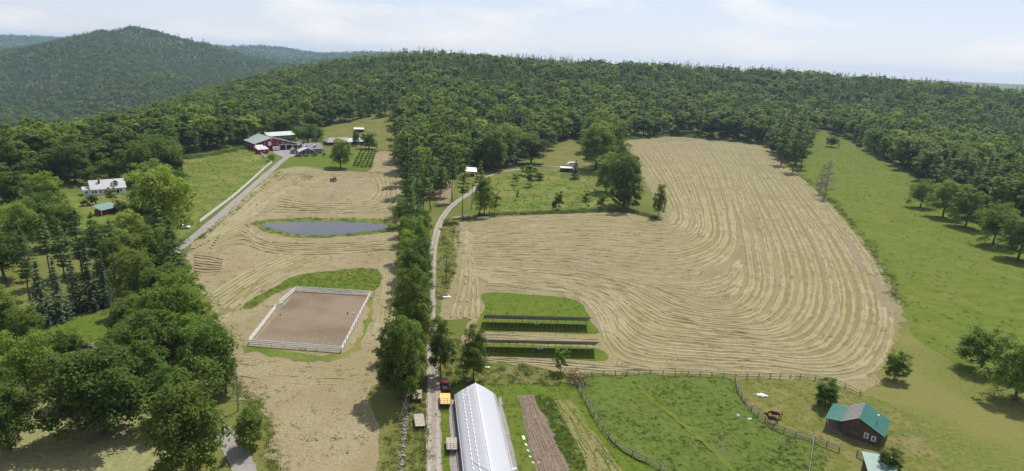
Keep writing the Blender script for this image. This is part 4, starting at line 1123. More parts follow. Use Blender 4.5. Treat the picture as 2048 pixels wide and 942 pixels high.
# ------------------------------------------------------------------ buildings
def base2(a, b):
    """ground frame from two photo pixels: origin a, angle of a->b, length"""
    A, B = g(*a), g(*b)
    return A, math.atan2(B.y - A.y, B.x - A.x), math.hypot(B.x - A.x, B.y - A.y)
def bx(name, mat, parent, c, d, rz=0.0):
    return MB().box(c, d, rz).build(name, MT[mat], parent)
def window(parent, c, w_, h_, face='y', trim='white', t_=.08):
    """pane with a frame of four bars; face: axis the window looks along (y = front wall, x = side wall)"""
    dim = (lambda a, b: (a, t_, b)) if face == 'y' else (lambda a, b: (t_, a, b))
    o = MB().box(c, dim(w_, h_)).build('window', MT['glass'], parent)
    f = MB()
    ofs = (lambda a, b: (c[0] + a, c[1], c[2] + b)) if face == 'y' else (lambda a, b: (c[0], c[1] + a, c[2] + b))
    k = .12
    dm = (lambda a, b: (a, t_ + .06, b)) if face == 'y' else (lambda a, b: (t_ + .06, a, b))
    for (a, b, ww, hh) in ((0, h_ / 2, w_ + k, k), (0, -h_ / 2, w_ + k, k), (-w_ / 2, 0, k, h_ - k), (w_ / 2, 0, k, h_ - k), (0, 0, w_ - k, .06)):
        f.box(ofs(a, b), dm(ww, hh))
    f.build('frame', MT[trim], o)
    return o
def slope(name, mat, parent, p0, p1, y0, y1, th=.14, ribs=0.0):
    """roof plane from (x,z) p0 to p1, running y0..y1, with raised seams"""
    (xa, za), (xb, zb) = p0, p1
    L_ = math.hypot(xb - xa, zb - za)
    nx_, nz_ = -(zb - za) / L_, (xb - xa) / L_
    if nz_ < 0:
        nx_, nz_ = -nx_, -nz_
    prof = [(xa, za), (xb, zb), (xb + nx_ * th, zb + nz_ * th), (xa + nx_ * th, za + nz_ * th)]
    o = MB().prism(prof, y0, y1).build(name, MT[mat], parent)
    if ribs:
        mb = MB()
        n_ = int((y1 - y0) / ribs)
        for i in range(1, n_):
            y = y0 + (y1 - y0) * i / n_
            q = [(xa + nx_ * th, za + nz_ * th), (xb + nx_ * th, zb + nz_ * th), (xb + nx_ * (th + .05), zb + nz_ * (th + .05)), (xa + nx_ * (th + .05), za + nz_ * (th + .05))]
            mb.prism(q, y - .03, y + .03)
        r = mb.build('roof_seams', MT[mat], o)
        tag(r, kind='stuff')
    return o
def siding(parent, pts_top, x0, x1, y, mat, pitch=.45, zb=0):
    """vertical battens on a front wall; pts_top = roof profile [(x,z)...]"""
    mb = MB()
    xs, zs = [p[0] for p in pts_top], [p[1] for p in pts_top]
    x = x0 + pitch / 2
    while x < x1:
        zt_ = float(np.interp(x, xs, zs)) - .12
        mb.box((x, y, (zb + zt_) / 2), (.07, .05, zt_ - zb))
        x += pitch
    tag(mb.build('siding', MT[mat], parent), kind='stuff')

# red barn
A, rz, W_ = base2((511, 302), (595, 298.5))
barn = empty('red_barn', A, rz, 'long red barn with weathered green roof and three open garage bays', 'barn')
D_ = 26.0
xr, ze, zr, zr2 = W_ * .38, 5.0, 8.2, 3.6
MB().prism([(0, -.3), (W_, -.3), (W_, zr2), (xr, zr), (0, ze)], 0, D_).build('wall', MT['red'], barn)
slope('roof', 'pale_green_metal', barn, (-.9, ze - .35), (xr, zr + .02), -.8, D_ + .5, .16, 1.2)
slope('roof', 'pale_green_metal', barn, (xr, zr + .02), (W_ + .8, zr2 - .18), -.8, D_ + .5, .16, 1.2)
for i, xc in enumerate((W_ * .645, W_ * .80, W_ * .94)):
    w_ = 3.9 if i < 2 else 3.2
    dz = 3.3 if i == 0 else (3.1 if i == 1 else 2.7)
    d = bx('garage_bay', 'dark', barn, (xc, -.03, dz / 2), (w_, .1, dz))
    f = MB()
    f.box((xc - w_ / 2 - .18, -.08, dz / 2), (.34, .16, dz)); f.box((xc + w_ / 2 + .18, -.08, dz / 2), (.34, .16, dz)); f.box((xc, -.08, dz + .17), (w_ + .7, .16, .34))
    f.build('frame', MT['white'], d)
d = bx('door', 'white', barn, (W_ * .335, -.06, 4.5), (2.1, .12, 2.6))
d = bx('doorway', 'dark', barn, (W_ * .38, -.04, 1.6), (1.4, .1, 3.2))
bx('vent', 'white', barn, (xr, -.05, zr - .9), (.9, .1, .9))
window(barn, (W_ * .655, -.05, 4.6), 1.4, .7)
window(barn, (W_ * .77, -.05, 4.0), 1.2, .5)
siding(barn, [(0, ze), (xr, zr), (W_, zr2)], 0, W_ * .58, -.03, 'red', .9)
bx('corner_board', 'white', barn, (-.02, -.06, 2.6), (.35, .14, 5.2))
for k in range(2):
    MB().beam((W_ * (.2 if k == 0 else .53), -.1, 3.2 + .1 * k), (W_ * (.23 if k == 0 else .52), -.1, 6.2 - .4 * k), .2, .1).build('trim_board', MT['white'], barn)
for i in range(4):
    window(barn, (-.05, 4 + 5.5 * i, 2.6), 1.3, 1.2, 'x')
A2, rz2, W2 = base2((537, 284), (590, 281))
w_o = empty('barn_wing', A2, rz2, 'long barn wing with pale green metal roof behind the red barn', 'barn')
MB().prism([(0, -.3), (0, 3.4), (9, 3.4), (9, -.3)], 0, 1).build('end_wall', MT['red'], w_o)
MB().box((W2 / 2, 4.5, 1.9), (W2, 8, 4.4)).build('wall', MT['darkwall'], w_o)
rmb = MB().add([(-.5, -.2, 3.9), (W2 + .6, -.2, 3.9), (W2 + .6, 4.6, 6.3), (-.5, 4.6, 6.3), (-.5, 9.4, 3.9), (W2 + .6, 9.4, 3.9), (-.5, -.2, 4.1), (W2 + .6, -.2, 4.1), (W2 + .6, 4.6, 6.5), (-.5, 4.6, 6.5), (-.5, 9.4, 4.1), (W2 + .6, 9.4, 4.1)],
               [(6, 7, 8, 9), (9, 8, 11, 10), (0, 3, 2, 1), (3, 4, 5, 2), (0, 1, 7, 6), (4, 10, 11, 5), (0, 6, 9, 3), (3, 9, 10, 4), (1, 2, 8, 7), (2, 5, 11, 8)])
rmb.build('roof', MT['pale_green_metal'], w_o)
for i in range(5):
    window(w_o, (W2 * (.45 + .12 * i), .47, 2.5), 1.5, 1.1)
# little red shed and leanto in front of the barn
A3, rz3, W3 = base2((516.5, 308.5), (537, 307))
sh = empty('garden_shed', A3, rz3, 'small red shed with white roof in front of the barn', 'shed')
MB().prism([(0, -.2), (W3, -.2), (W3, 2.9), (0, 2.9)], 0, 4).build('wall', MT['red'], sh)
MB().add([(-.3, -.5, 2.75), (W3 + .3, -.5, 2.75), (W3 + .3, 4.4, 4.2), (-.3, 4.4, 4.2), (-.3, -.5, 2.93), (W3 + .3, -.5, 2.93), (W3 + .3, 4.4, 4.38), (-.3, 4.4, 4.38)], [(0, 3, 2, 1), (4, 5, 6, 7), (0, 1, 5, 4), (2, 3, 7, 6), (0, 4, 7, 3), (1, 2, 6, 5)]).build('roof', MT['grey_metal'], sh)
window(sh, (W3 * .6, -.04, 1.7), 1.0, .8)
A3, rz3, W3 = base2((513, 303.5), (527, 302.8))
sh = empty('lean_to', A3, rz3, 'lean-to with pale metal roof against the barn front', 'shed')
MB().prism([(0, -.2), (W3, -.2), (W3, 3.0), (0, 3.0)], 0, 1.5).build('wall', MT['darkwall'], sh)
MB().add([(-.2, -.7, 3.0), (W3 + .2, -.7, 3.0), (W3 + .2, 1.6, 4.1), (-.2, 1.6, 4.1), (-.2, -.7, 3.15), (W3 + .2, -.7, 3.15), (W3 + .2, 1.6, 4.25), (-.2, 1.6, 4.25)], [(0, 3, 2, 1), (4, 5, 6, 7), (0, 1, 5, 4), (2, 3, 7, 6), (0, 4, 7, 3), (1, 2, 6, 5)]).build('roof', MT['grey_metal'], sh)

def wheel(parent, c, r, w_, ax='y'):
    """tyre with rim; ax = axle axis"""
    M_ = Matrix.Rotation(math.pi / 2, 4, 'X') if ax == 'y' else Matrix.Rotation(math.pi / 2, 4, 'Y')
    mb = MB()
    n_ = 14
    for (r_, z_) in ((r * .62, -w_ / 2), (r, -w_ / 2 * .8), (r, w_ / 2 * .8), (r * .62, w_ / 2)):
        for k in range(n_):
            a = 2 * math.pi * k / n_
            mb.v.append(tuple(M_ @ Vector((r_ * math.cos(a), r_ * math.sin(a), z_)) + Vector(c)))
    for j in range(3):
        for k in range(n_):
            mb.f.append((j * n_ + k, j * n_ + (k + 1) % n_, (j + 1) * n_ + (k + 1) % n_, (j + 1) * n_ + k))
    o = mb.build('wheel', MT['black'], parent, True)
    m2 = MB()
    for z_ in (-w_ / 2 * .9, w_ / 2 * .9):
        for k in range(n_):
            a = 2 * math.pi * k / n_
            m2.v.append(tuple(M_ @ Vector((r * .62 * math.cos(a), r * .62 * math.sin(a), z_)) + Vector(c)))
    m2.f = [tuple(range(n_))[::-1], tuple(range(n_, 2 * n_))] + [(k, (k + 1) % n_, n_ + (k + 1) % n_, n_ + k) for k in range(n_)]
    m2.build('rim', MT['steel'], o)
    return o
# white box trailer by the barn door
A4, rz4, W4 = base2((546, 300.5), (558, 300))
tr = empty('box_trailer', A4 + Vector((0, -1.5, 0)), rz4, 'white box trailer parked against the barn', 'trailer')
bx('body', 'white', tr, (W4 / 2, -1, 1.6), (W4, 2, 2.0))
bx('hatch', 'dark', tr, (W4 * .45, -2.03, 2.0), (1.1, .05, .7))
MB().beam((-1.4, -1, .7), (0, -1, .7), .12, .12).build('tow_bar', MT['steel'], tr)
for sx in (.35, .65):
    for sy in (-1.95, -.05):
        wheel(tr, (W4 * sx, sy, .36), .36, .22)

# farmhouse
A, rz, W_ = base2((601, 311), (650, 309))
fh = empty('farmhouse', A, rz, 'farmhouse with grey shingle roof, front gable porch and two skylights', 'house')
MB().prism([(4, -.3), (W_, -.3), (W_, 3.2), (4, 3.2)], 6, 15).build('wall', MT['greywood'], fh)
rm = MB().add([(3.4, 5.2, 2.9), (W_ + .5, 5.2, 2.9), (W_ + .5, 10.5, 6.4), (3.4, 10.5, 6.4), (3.4, 15.8, 2.9), (W_ + .5, 15.8, 2.9)] + [(x, y, z + .22) for x, y, z in [(3.4, 5.2, 2.9), (W_ + .5, 5.2, 2.9), (W_ + .5, 10.5, 6.4), (3.4, 10.5, 6.4), (3.4, 15.8, 2.9), (W_ + .5, 15.8, 2.9)]],
              [(6, 7, 8, 9), (9, 8, 11, 10), (0, 3, 2, 1), (3, 4, 5, 2), (0, 1, 7, 6), (4, 10, 11, 5), (0, 6, 9, 3), (3, 9, 10, 4), (1, 2, 8, 7), (2, 5, 11, 8)])
rf = rm.build('roof', MT['shingle'], fh)
MB().prism([(4, 3.1), (4.2, 3.1), (4.2, 3.1), (4, 3.1)], 6, 6.2).build('gable_trim', MT['white'], rf)
for gx_ in (4.02, W_ - .02):
    MB().add([(gx_, 6, 3.2), (gx_, 15, 3.2), (gx_, 10.5, 6.2)], [(0, 1, 2)]).build('gable_wall', MT['greywood'], fh)
for fx in (.36, .72):
    d = empty('dormer', (W_ * fx, 7.2, 3.9)); d.parent = fh
    bx('dormer_wall', 'white', d, (0, .6, .6), (1.7, 1.6, 1.2))
    MB().prism([(-1.05, 1.15), (0, 1.75), (1.05, 1.15), (1.05, 1.28), (0, 1.9), (-1.05, 1.28)], -.4, 2.2).build('dormer_roof', MT['tarp'], d)
    bx('pane', 'glass', d, (0, -.22, .6), (1.0, .06, .8))
bx('chimney', 'darkwall', fh, (5.2, 10.5, 6.8), (.9, .9, 1.9))
# porch gable
pw = 9.5
MB().prism([(.4, 2.75), (pw / 2, 4.5), (pw - .4, 2.75)], .25, .4).build('gable_wall', MT['greywood'], fh)
slope('porch_roof', 'grey_metal', fh, (-.5, 2.45), (pw / 2, 4.6), -.3, 7.5, .15)
slope('porch_roof', 'grey_metal', fh, (pw / 2, 4.6), (pw + .5, 2.45), -.3, 7.5, .15)
bx('porch_wall', 'darkwall', fh, (pw / 2, 3.5, 1.2), (pw - 1.2, .3, 2.4))
bx('porch_floor', 'greywood', fh, (pw / 2, 2.2, .35), (pw, 4.6, .3))
bx('lattice', 'white', fh, (pw / 2 + .8, -.12, .25), (pw - 2, .12, .7))
for i in range(4):
    bx('porch_post', 'white', fh, (.5 + (pw - 1) * i / 3, .2, 1.55), (.2, .2, 2.3))
for i in range(3):
    window(fh, (2.2 + 2.6 * i, 3.3, 1.5), 1.3, 1.2)
for i in range(3):
    window(fh, (12 + 2.6 * i, 5.95, 1.7), 1.2, 1.2)
# low connector towards the barn and a small cottage
A, rz, W_ = base2((586, 308), (595, 307.5))
cs = empty('small_cottage', A, rz, 'small grey roofed outbuilding beside the gravel yard', 'shed')
MB().prism([(0, -.2), (W_, -.2), (W_, 2.4), (W_ / 2, 3.7), (0, 2.4)], 0, 4.5).build('wall', MT['greywood'], cs)
slope('roof', 'shingle', cs, (-.4, 2.2), (W_ / 2, 3.8), -.4, 4.9)
slope('roof', 'shingle', cs, (W_ / 2, 3.8), (W_ + .4, 2.2), -.4, 4.9)
bx('door', 'white', cs, (W_ * .5, -.04, 1.0), (.9, .08, 1.9))
A, rz, W_ = base2((593, 297), (612, 296))
cn = empty('garage', A, rz, 'low grey roofed garage between barn and farmhouse', 'garage')
MB().prism([(0, -.2), (W_, -.2), (W_, 2.6), (0, 2.6)], 0, 7).build('wall', MT['greywood'], cn)
MB().add([(-.4, -.4, 2.5), (W_ + .4, -.4, 2.5), (W_ + .4, 3.5, 4.3), (-.4, 3.5, 4.3), (-.4, 7.4, 2.5), (W_ + .4, 7.4, 2.5)], [(0, 1, 2, 3), (3, 2, 5, 4), (0, 3, 4), (1, 5, 2)]).build('roof', MT['moss_shingle'], cn)
bx('garage_door', 'white', cn, (W_ * .5, -.05, 1.1), (2.6, .1, 2.1))
# long low building behind
A, rz, W_ = base2((656, 291), (727, 289))
lb = empty('long_stable', A, rz, 'long low stable with mossy grey roof behind the farmhouse', 'stable')
MB().prism([(0, -.2), (W_, -.2), (W_, 2.5), (0, 2.5)], 0, 11).build('wall', MT['darkwall'], lb)
MB().add([(-.6, -.6, 2.3), (W_ * .62, -.6, 2.3), (W_ * .62, 5.5, 5.0), (2.5, 5.5, 5.0), (-.6, 11.6, 2.3), (W_ * .62, 11.6, 2.3)], [(0, 1, 2, 3), (3, 2, 5, 4), (0, 3, 4), (1, 5, 2)]).build('roof', MT['moss_shingle'], lb)
MB().add([(W_ * .5, -1.6, 2.35), (W_ * .72, -1.6, 2.35), (W_ * .72, 3, 3.95), (W_ * .5, 3, 3.95), (W_ * .5, -1.6, 2.2), (W_ * .72, -1.6, 2.2), (W_ * .72, 3, 3.8), (W_ * .5, 3, 3.8)], [(0, 1, 2, 3), (4, 7, 6, 5), (0, 4, 5, 1), (2, 6, 7, 3), (0, 3, 7, 4), (1, 5, 6, 2)]).build('metal_roof', MT['grey_metal'], lb)
MB().add([(W_ * .625, -.5, 2.4), (W_ + .5, -.5, 2.4), (W_ - 1, 5.5, 4.4), (W_ * .625, 5.5, 4.4), (W_ + .5, 11.5, 2.4), (W_ * .625, 11.5, 2.4)], [(0, 1, 2, 3), (3, 2, 4, 5), (1, 4, 2), (0, 3, 5)]).build('roof', MT['grey_metal'], lb)
for i in range(6):
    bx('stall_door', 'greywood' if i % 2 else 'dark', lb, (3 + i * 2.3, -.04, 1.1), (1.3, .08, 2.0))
A, rz, W_ = base2((708, 265), (728, 264.5))
ws_ = empty('run_in_shelter', A, rz, 'white roofed run-in shelter in the pasture behind the stable', 'shelter')
MB().add([(0, -.2, 2.7), (W_, -.2, 2.7), (W_, 5, 3.4), (0, 5, 3.4), (0, -.2, 2.85), (W_, -.2, 2.85), (W_, 5, 3.55), (0, 5, 3.55)], [(0, 3, 2, 1), (4, 5, 6, 7), (0, 1, 5, 4), (2, 3, 7, 6), (0, 4, 7, 3), (1, 2, 6, 5)]).build('roof', MT['white'], ws_)
bx('back_wall', 'greywood', ws_, (W_ / 2, 4.6, 1.6), (W_ - .6, .15, 3.2))
for sx in (.4, W_ - .4):
    bx('side_wall', 'greywood', ws_, (sx, 2.4, 1.35), (.15, 4.3, 2.8))
for i in range(3):
    bx('post', 'greywood', ws_, (.3 + (W_ - .6) * i / 2, .2, 1.35), (.2, .2, 2.75))

# white house on the left, and its red shed
A, rz, W_ = base2((173, 392), (252, 386))
wh = empty('white_house', A, rz, 'white house with long grey metal roof, dormer and corner porch', 'house')
MB().prism([(2, -.3), (W_, -.3), (W_, 2.6), (2, 2.6)], 0, 7.5).build('wall', MT['white'], wh)
rm = [(1.6, -.5, 2.45), (W_ + .4, -.5, 2.45), (W_ + .4, 3.75, 6.0), (1.6, 3.75, 6.0), (1.6, 8, 2.45), (W_ + .4, 8, 2.45)]
MB().add(rm + [(x, y, z + .18) for x, y, z in rm], [(6, 7, 8, 9), (9, 8, 11, 10), (0, 3, 2, 1), (3, 4, 5, 2), (0, 1, 7, 6), (4, 10, 11, 5), (0, 6, 9, 3), (3, 9, 10, 4), (1, 2, 8, 7), (2, 5, 11, 8)]).build('roof', MT['grey_metal'], wh)
for gx_ in (2.02, W_ - .02):
    MB().add([(gx_, 0, 2.6), (gx_, 7.5, 2.6), (gx_, 3.75, 5.9)], [(0, 1, 2)]).build('gable_wall', MT['white'], wh)
d = empty('dormer', (W_ * .76, 1.2, 3.6)); d.parent = wh
bx('dormer_wall', 'white', d, (0, .8, .7), (2.4, 2.2, 1.5))
MB().prism([(-1.5, 1.3), (0, 2.35), (1.5, 1.3), (1.5, 1.45), (0, 2.52), (-1.5, 1.45)], -.6, 2.6).build('dormer_roof', MT['grey_metal'], d)
bx('pane', 'glass', d, (0, -.33, .75), (.9, .06, 1.0))
bx('chimney', 'darkwall', wh, (W_ * .36, 2.4, 5.6), (.7, .7, 2.2))
bx('porch_wall', 'white', wh, (.6, 3, 1.2), (3.0, 4.5, 2.6))
MB().add([(-1.2, .4, 2.45), (2.0, .4, 2.45), (2.0, 5.4, 3.1), (-1.2, 5.4, 3.1), (-1.2, .4, 2.6), (2.0, .4, 2.6), (2.0, 5.4, 3.25), (-1.2, 5.4, 3.25)], [(0, 3, 2, 1), (4, 5, 6, 7), (0, 1, 5, 4), (2, 3, 7, 6), (0, 4, 7, 3), (1, 2, 6, 5)]).build('porch_roof', MT['grey_metal'], wh)
for i, fx in enumerate((.17, .24, .36, .46, .52, .66, .88)):
    window(wh, (W_ * fx, -.03, 1.4), .95, 1.2)
window(wh, (.2, .72, 1.4), 1.4, 1.0)
bx('door', 'dark', wh, (W_ * .8, -.04, 1.0), (1.0, .08, 2.0))
A, rz, W_ = base2((203.5, 432), (236, 424))
rs = empty('red_shed', A, rz, 'small dark red shed with green metal roof in the white house yard', 'shed')
MB().prism([(0, -.3), (W_, -.3), (W_, 2.3), (0, 2.3)], 0, 3.6).build('wall', MT['dark_red'], rs)
rm = [(-.4, -.5, 2.15), (W_ + .4, -.5, 2.15), (W_ + .4, 4.1, 3.6), (-.4, 4.1, 3.6)]
MB().add(rm + [(x, y, z + .14) for x, y, z in rm], [(0, 3, 2, 1), (4, 5, 6, 7), (0, 1, 5, 4), (2, 3, 7, 6), (0, 4, 7, 3), (1, 2, 6, 5)]).build('roof', MT['faded_green'], rs)
bx('corner_board', 'white', rs, (.02, -.04, 1.1), (.18, .1, 2.3))
bx('door', 'darkwall', rs, (W_ * .35, -.03, .95), (1.1, .08, 1.9))
# grey roof peeping out of the trees above the dark maple
A, rz, W_ = base2((303, 566), (322, 562))
hr = empty('hidden_cabin', A, rz, 'grey metal roof of a cabin half hidden among the maples', 'cabin')
MB().prism([(0, -.2), (W_, -.2), (W_, 2.5), (0, 2.5)], 0, 3.5).build('wall', MT['white'], hr)
rm = [(-.3, -.4, 2.4), (W_ + .3, -.4, 2.4), (W_ + .3, 3.9, 3.9), (-.3, 3.9, 3.9)]
MB().add(rm + [(x, y, z + .14) for x, y, z in rm], [(0, 3, 2, 1), (4, 5, 6, 7), (0, 1, 5, 4), (2, 3, 7, 6), (0, 4, 7, 3), (1, 2, 6, 5)]).build('roof', MT['grey_metal'], hr)

# white shelter, dark cabin, camper garage along the drive
A, rz, W_ = base2((930, 353), (953, 353))
st = empty('open_shelter', A, rz, 'open shelter with a white tarp roof beside the road', 'shelter')
rm = [(-.3, -.6, 3.0), (W_ + .2, -.6, 2.6), (W_ + .9, 5.2, 4.2), (.6, 5.2, 4.6)]
MB().add(rm + [(x, y, z + .12) for x, y, z in rm], [(0, 3, 2, 1), (4, 5, 6, 7), (0, 1, 5, 4), (2, 3, 7, 6), (0, 4, 7, 3), (1, 2, 6, 5)]).build('roof', MT['tarp'], st)
for (x, y, z) in ((.1, 0, 3), (W_ - .1, 0, 2.65), (.8, 4.8, 4.4), (W_ + .5, 4.8, 4.1)):
    bx('post', 'oldwood', st, (x, y, z / 2), (.2, .2, z))
bx('lumber_pile', 'oldwood', st, (W_ * .5, 2.6, .5), (W_ * .7, 2.6, 1.0))
A, rz, W_ = base2((1012, 328), (1035, 327))
cb = empty('dark_cabin', A, rz, 'dark cabin in the shade of the forest edge', 'cabin')
MB().prism([(0, -.2), (W_, -.2), (W_, 2.8), (0, 2.8)], 0, 6).build('wall', MT['darkwall'], cb)
rm = [(-.5, -.8, 2.7), (W_ + .5, -.8, 2.7), (W_ + .5, 3, 4.8), (-.5, 3, 4.8), (-.5, 6.8, 2.7), (W_ + .5, 6.8, 2.7)]
MB().add(rm + [(x, y, z + .15) for x, y, z in rm], [(6, 7, 8, 9), (9, 8, 11, 10), (0, 3, 2, 1), (3, 4, 5, 2), (0, 1, 7, 6), (4, 10, 11, 5), (0, 6, 9, 3), (3, 9, 10, 4), (1, 2, 8, 7), (2, 5, 11, 8)]).build('roof', MT['shingle'], cb)
for fx in (.25, .7):
    window(cb, (W_ * fx, -.03, 1.5), 1.0, 1.0)
bx('deck', 'greywood', cb, (W_ / 2, -1.2, .4), (W_, 2.2, .15))
for i in range(4):
    bx('deck_post', 'greywood', cb, (.2 + (W_ - .4) * i / 3, -2.2, .1), (.15, .15, 1.6))
A, rz, W_ = base2((1122, 344), (1146, 345))
cg = empty('carport', A, rz, 'low brown carport with white roof at the end of the drive', 'carport')
MB().prism([(0, -.2), (W_, -.2), (W_, 2.5), (0, 2.5)], 0, 5).build('wall', MT['darkwall'], cg)
MB().prism([(-.3, 2.45), (W_ + .3, 2.45), (W_ + .3, 2.65), (-.3, 2.65)], -.3, 5.3).build('roof', MT['white'], cg)
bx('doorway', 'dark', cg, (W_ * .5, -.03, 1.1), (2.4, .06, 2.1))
A, rz, W_ = base2((1138, 337), (1160, 337))
cp = empty('camper', A + Vector((0, 5.5, 0)), rz, 'rounded white camper parked behind the carport', 'camper')
MB().prism([(0, .5), (W_, .5), (W_ + .1, 1.8), (W_ - .7, 2.9), (W_ * .5, 3.2), (.9, 2.9), (-.1, 1.7)], 0, 2.3).build('body', MT['white'], cp)
for fx in (.25, .6, .82):
    bx('window', 'glass', cp, (W_ * fx, -.02, 2.0), (1.1, .06, .6))
for fx in (.4, .55):
    for y in (.05, 2.25):
        wheel(cp, (W_ * fx, y, .38), .38, .22)
MB().beam((-1.5, 1.1, .55), (.1, 1.1, .55), .1, .1).build('tow_bar', MT['steel'], cp)

# near shed with green roof and stove pipe
A, B = g(1687, 866), g(1759, 895)
rz, W_ = math.radians(-38), 6.3
A = B - Vector((math.cos(rz), math.sin(rz), 0)) * W_
gs = empty('paddock_shed', A, rz, 'dark board shed with green metal roof, stove pipe and open porch by the paddock', 'shed')
D_ = 6.8
xr, zl, zr, zr2 = W_ * .36, 3.0, 4.5, 2.6
MB().prism([(0, -.4), (W_, -.4), (W_, zr2), (xr, zr), (0, zl)], 0, D_).build('wall', MT['oldwood'], gs)
k_ = W_ / .28
i_ = 0
x = .0
tops = ([0, xr, W_], [zl, zr, zr2])
while x < W_ - .05:                                            # boards of the front gable
    w_ = min(.27 + random.uniform(-.03, .05), W_ - x)
    t0, t1 = np.interp([x, x + w_ - .03], *tops) - .06
    yo = -.03 - random.uniform(0, .025)
    MB().add([(x, 0, -.2), (x + w_ - .03, 0, -.2), (x + w_ - .03, 0, t1), (x, 0, t0), (x, yo, -.2), (x + w_ - .03, yo, -.2), (x + w_ - .03, yo, t1), (x, yo, t0)],
             [(4, 5, 6, 7), (0, 3, 2, 1), (0, 1, 5, 4), (1, 2, 6, 5), (2, 3, 7, 6), (3, 0, 4, 7)]).build('board', MT['oldwood'], gs)
    x += w_
slope('roof', 'dull_metal', gs, (-.25, zl - .12), (xr, zr + .02), -.4, D_ + .4, .1, .6)
slope('roof', 'green_metal', gs, (xr, zr + .02), (W_ + .45, zr2 - .2), -.4, D_ + .4, .1, .6)
px_ = 2.9
slope('porch_roof', 'green_metal', gs, (-px_ - .2, zl - .62), (-.2, zl - .22), -.35, D_ + .2, .1, .6)
bx('porch_floor', 'greywood', gs, (-px_ / 2, D_ / 2, .1), (px_, D_, .2))
for y in (0.1, D_ / 2, D_ - .1):
    bx('porch_post', 'oldwood', gs, (-px_ + .1, y, 1.15), (.16, .16, 2.4))
bx('porch_back', 'darkwall', gs, (-px_ / 2, D_ - .08, 1.1), (px_ - .3, .1, 2.2))
for z in (.5, 1.0):
    MB().beam((-px_ + .1, .1, z), (0, .1, z), .05, .12).build('porch_rail', MT['oldwood'], gs)
window(gs, (W_ * .62, -.1, 1.5), .62, .85)
window(gs, (W_ * .81, -.1, 1.35), .62, .85)
bx('door', 'darkwall', gs, (W_ * .3, -.09, 1.0), (1.6, .06, 2.0))
MB().beam((W_ * .2, -.12, 1.35), (W_ * .42, -.12, 1.2), .05, .09).build('door_brace', MT['greywood'], gs)
MB().tube([(W_ * .78, 2.6, 2.9), (W_ * .78, 2.6, 4.9)], .11, 8).build('stove_pipe', MT['steel'], gs)
MB().tube([(W_ * .78, 2.6, 4.9), (W_ * .78, 2.6, 5.0), (W_ * .78, 2.6, 5.1)], [.2, .2, .05], 8).build('pipe_cap', MT['white'], gs)
# second green roof at the frame edge
A, rz, W_ = base2((1738, 975), (1790, 985))
g2 = empty('run_in_shed', A, rz, 'second shed with plain green metal roof by the gate', 'shed')
MB().prism([(0, -.3), (W_, -.3), (W_, 2.2), (0, 2.2)], 0, 5).build('wall', MT['oldwood'], g2)
rm = [(-.4, -.5, 2.1), (W_ + .4, -.5, 2.1), (W_ + .4, 5.4, 3.3), (-.4, 5.4, 3.3)]
MB().add(rm + [(x, y, z + .1) for x, y, z in rm], [(0, 3, 2, 1), (4, 5, 6, 7), (0, 1, 5, 4), (2, 3, 7, 6), (0, 4, 7, 3), (1, 2, 6, 5)]).build('roof', MT['faded_green'], g2)
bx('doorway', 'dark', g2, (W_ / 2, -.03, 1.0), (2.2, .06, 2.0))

# ------------------------------------------------------------------ greenhouse
def film(name):
    m, t, b, o = _new(name)
    b.inputs['Base Color'].default_value = (0.6, 0.615, 0.65, 1)
    b.inputs['Roughness'].default_value = 0.3
    tl, ms = t.nodes.new('ShaderNodeBsdfTranslucent'), t.nodes.new('ShaderNodeMixShader')
    tl.inputs['Color'].default_value = (0.6, 0.615, 0.65, 1)
    ms.inputs['Fac'].default_value = 0.3
    nz_, bp_ = t.nodes.new('ShaderNodeTexNoise'), t.nodes.new('ShaderNodeBump')
    nz_.inputs['Scale'].default_value = .8
    bp_.inputs['Distance'].default_value = .12
    bp_.inputs['Strength'].default_value = .6
    t.links.new(nz_.outputs['Fac'], bp_.inputs['Height']); t.links.new(bp_.outputs[0], b.inputs['Normal'])
    t.links.new(b.outputs[0], ms.inputs[1]); t.links.new(tl.outputs[0], ms.inputs[2]); t.links.new(ms.outputs[0], o.inputs['Surface'])
    return m
MT['film'] = film('greenhouse_film')
GH = 4.4
Rb, Rf = g(951, 766, GH), g(984, 946, GH)
d_ = (Rf - Rb); d_.z = 0
LEN = d_.length
rz = math.atan2(d_.y, d_.x) + math.pi / 2                     # local -y runs towards the camera
gl = g(915, 842); gr = g(1003, 842)
GW = (gr - gl).length / 2 * .98
gh = empty('greenhouse', Vector((Rb.x, Rb.y, zt(Rb.x, Rb.y))), rz, 'long white plastic covered greenhouse beside the dirt road', 'greenhouse')
def arch(n_=18):
    out = []
    for i in range(n_ + 1):
        u = i / n_ * 2 - 1
        a = abs(u)
        if a > .78:
            k = (1 - a) / .22
            p = (GW * (1 - .045 * k ** 2), 2.0 * k)
        else:
            k = 1 - a / .78
            p = (GW * (.955 * (1 - k) ** .97), 2.0 + (GH - 2.0) * (1 - (1 - k) ** 1.18) * 1.0)
        out.append((math.copysign(p[0], u), p[1]))
    return out
PROF = arch()
nh = int(LEN / 1.25)
mb = MB()
rows_ = nh * 4 + 1
for j in range(rows_):
    y = -LEN * j / (rows_ - 1)
    sag = 1 - .013 * abs(math.sin(math.pi * j / 4)) ** 1.0
    for (x, z) in PROF:
        mb.v.append((x * sag, y, z * (1 - (1 - sag) * .8)))
nn = len(PROF)
for j in range(rows_ - 1):
    for i in range(nn - 1):
        mb.f.append((j * nn + i, j * nn + i + 1, (j + 1) * nn + i + 1, (j + 1) * nn + i))
mb.build('cover', MT['film'], gh, True)
for y in (0, -LEN):
    MB().add([(x * .97, y, z * .985) for x, z in PROF], [tuple(range(nn))]).build('end_wall', MT['film'], gh)
hoop = MB().tube([(x * .985, 0, z * .985) for x, z in PROF], .035, 5).mesh('hoop', True)
hoop.materials.append(MT['steel'])
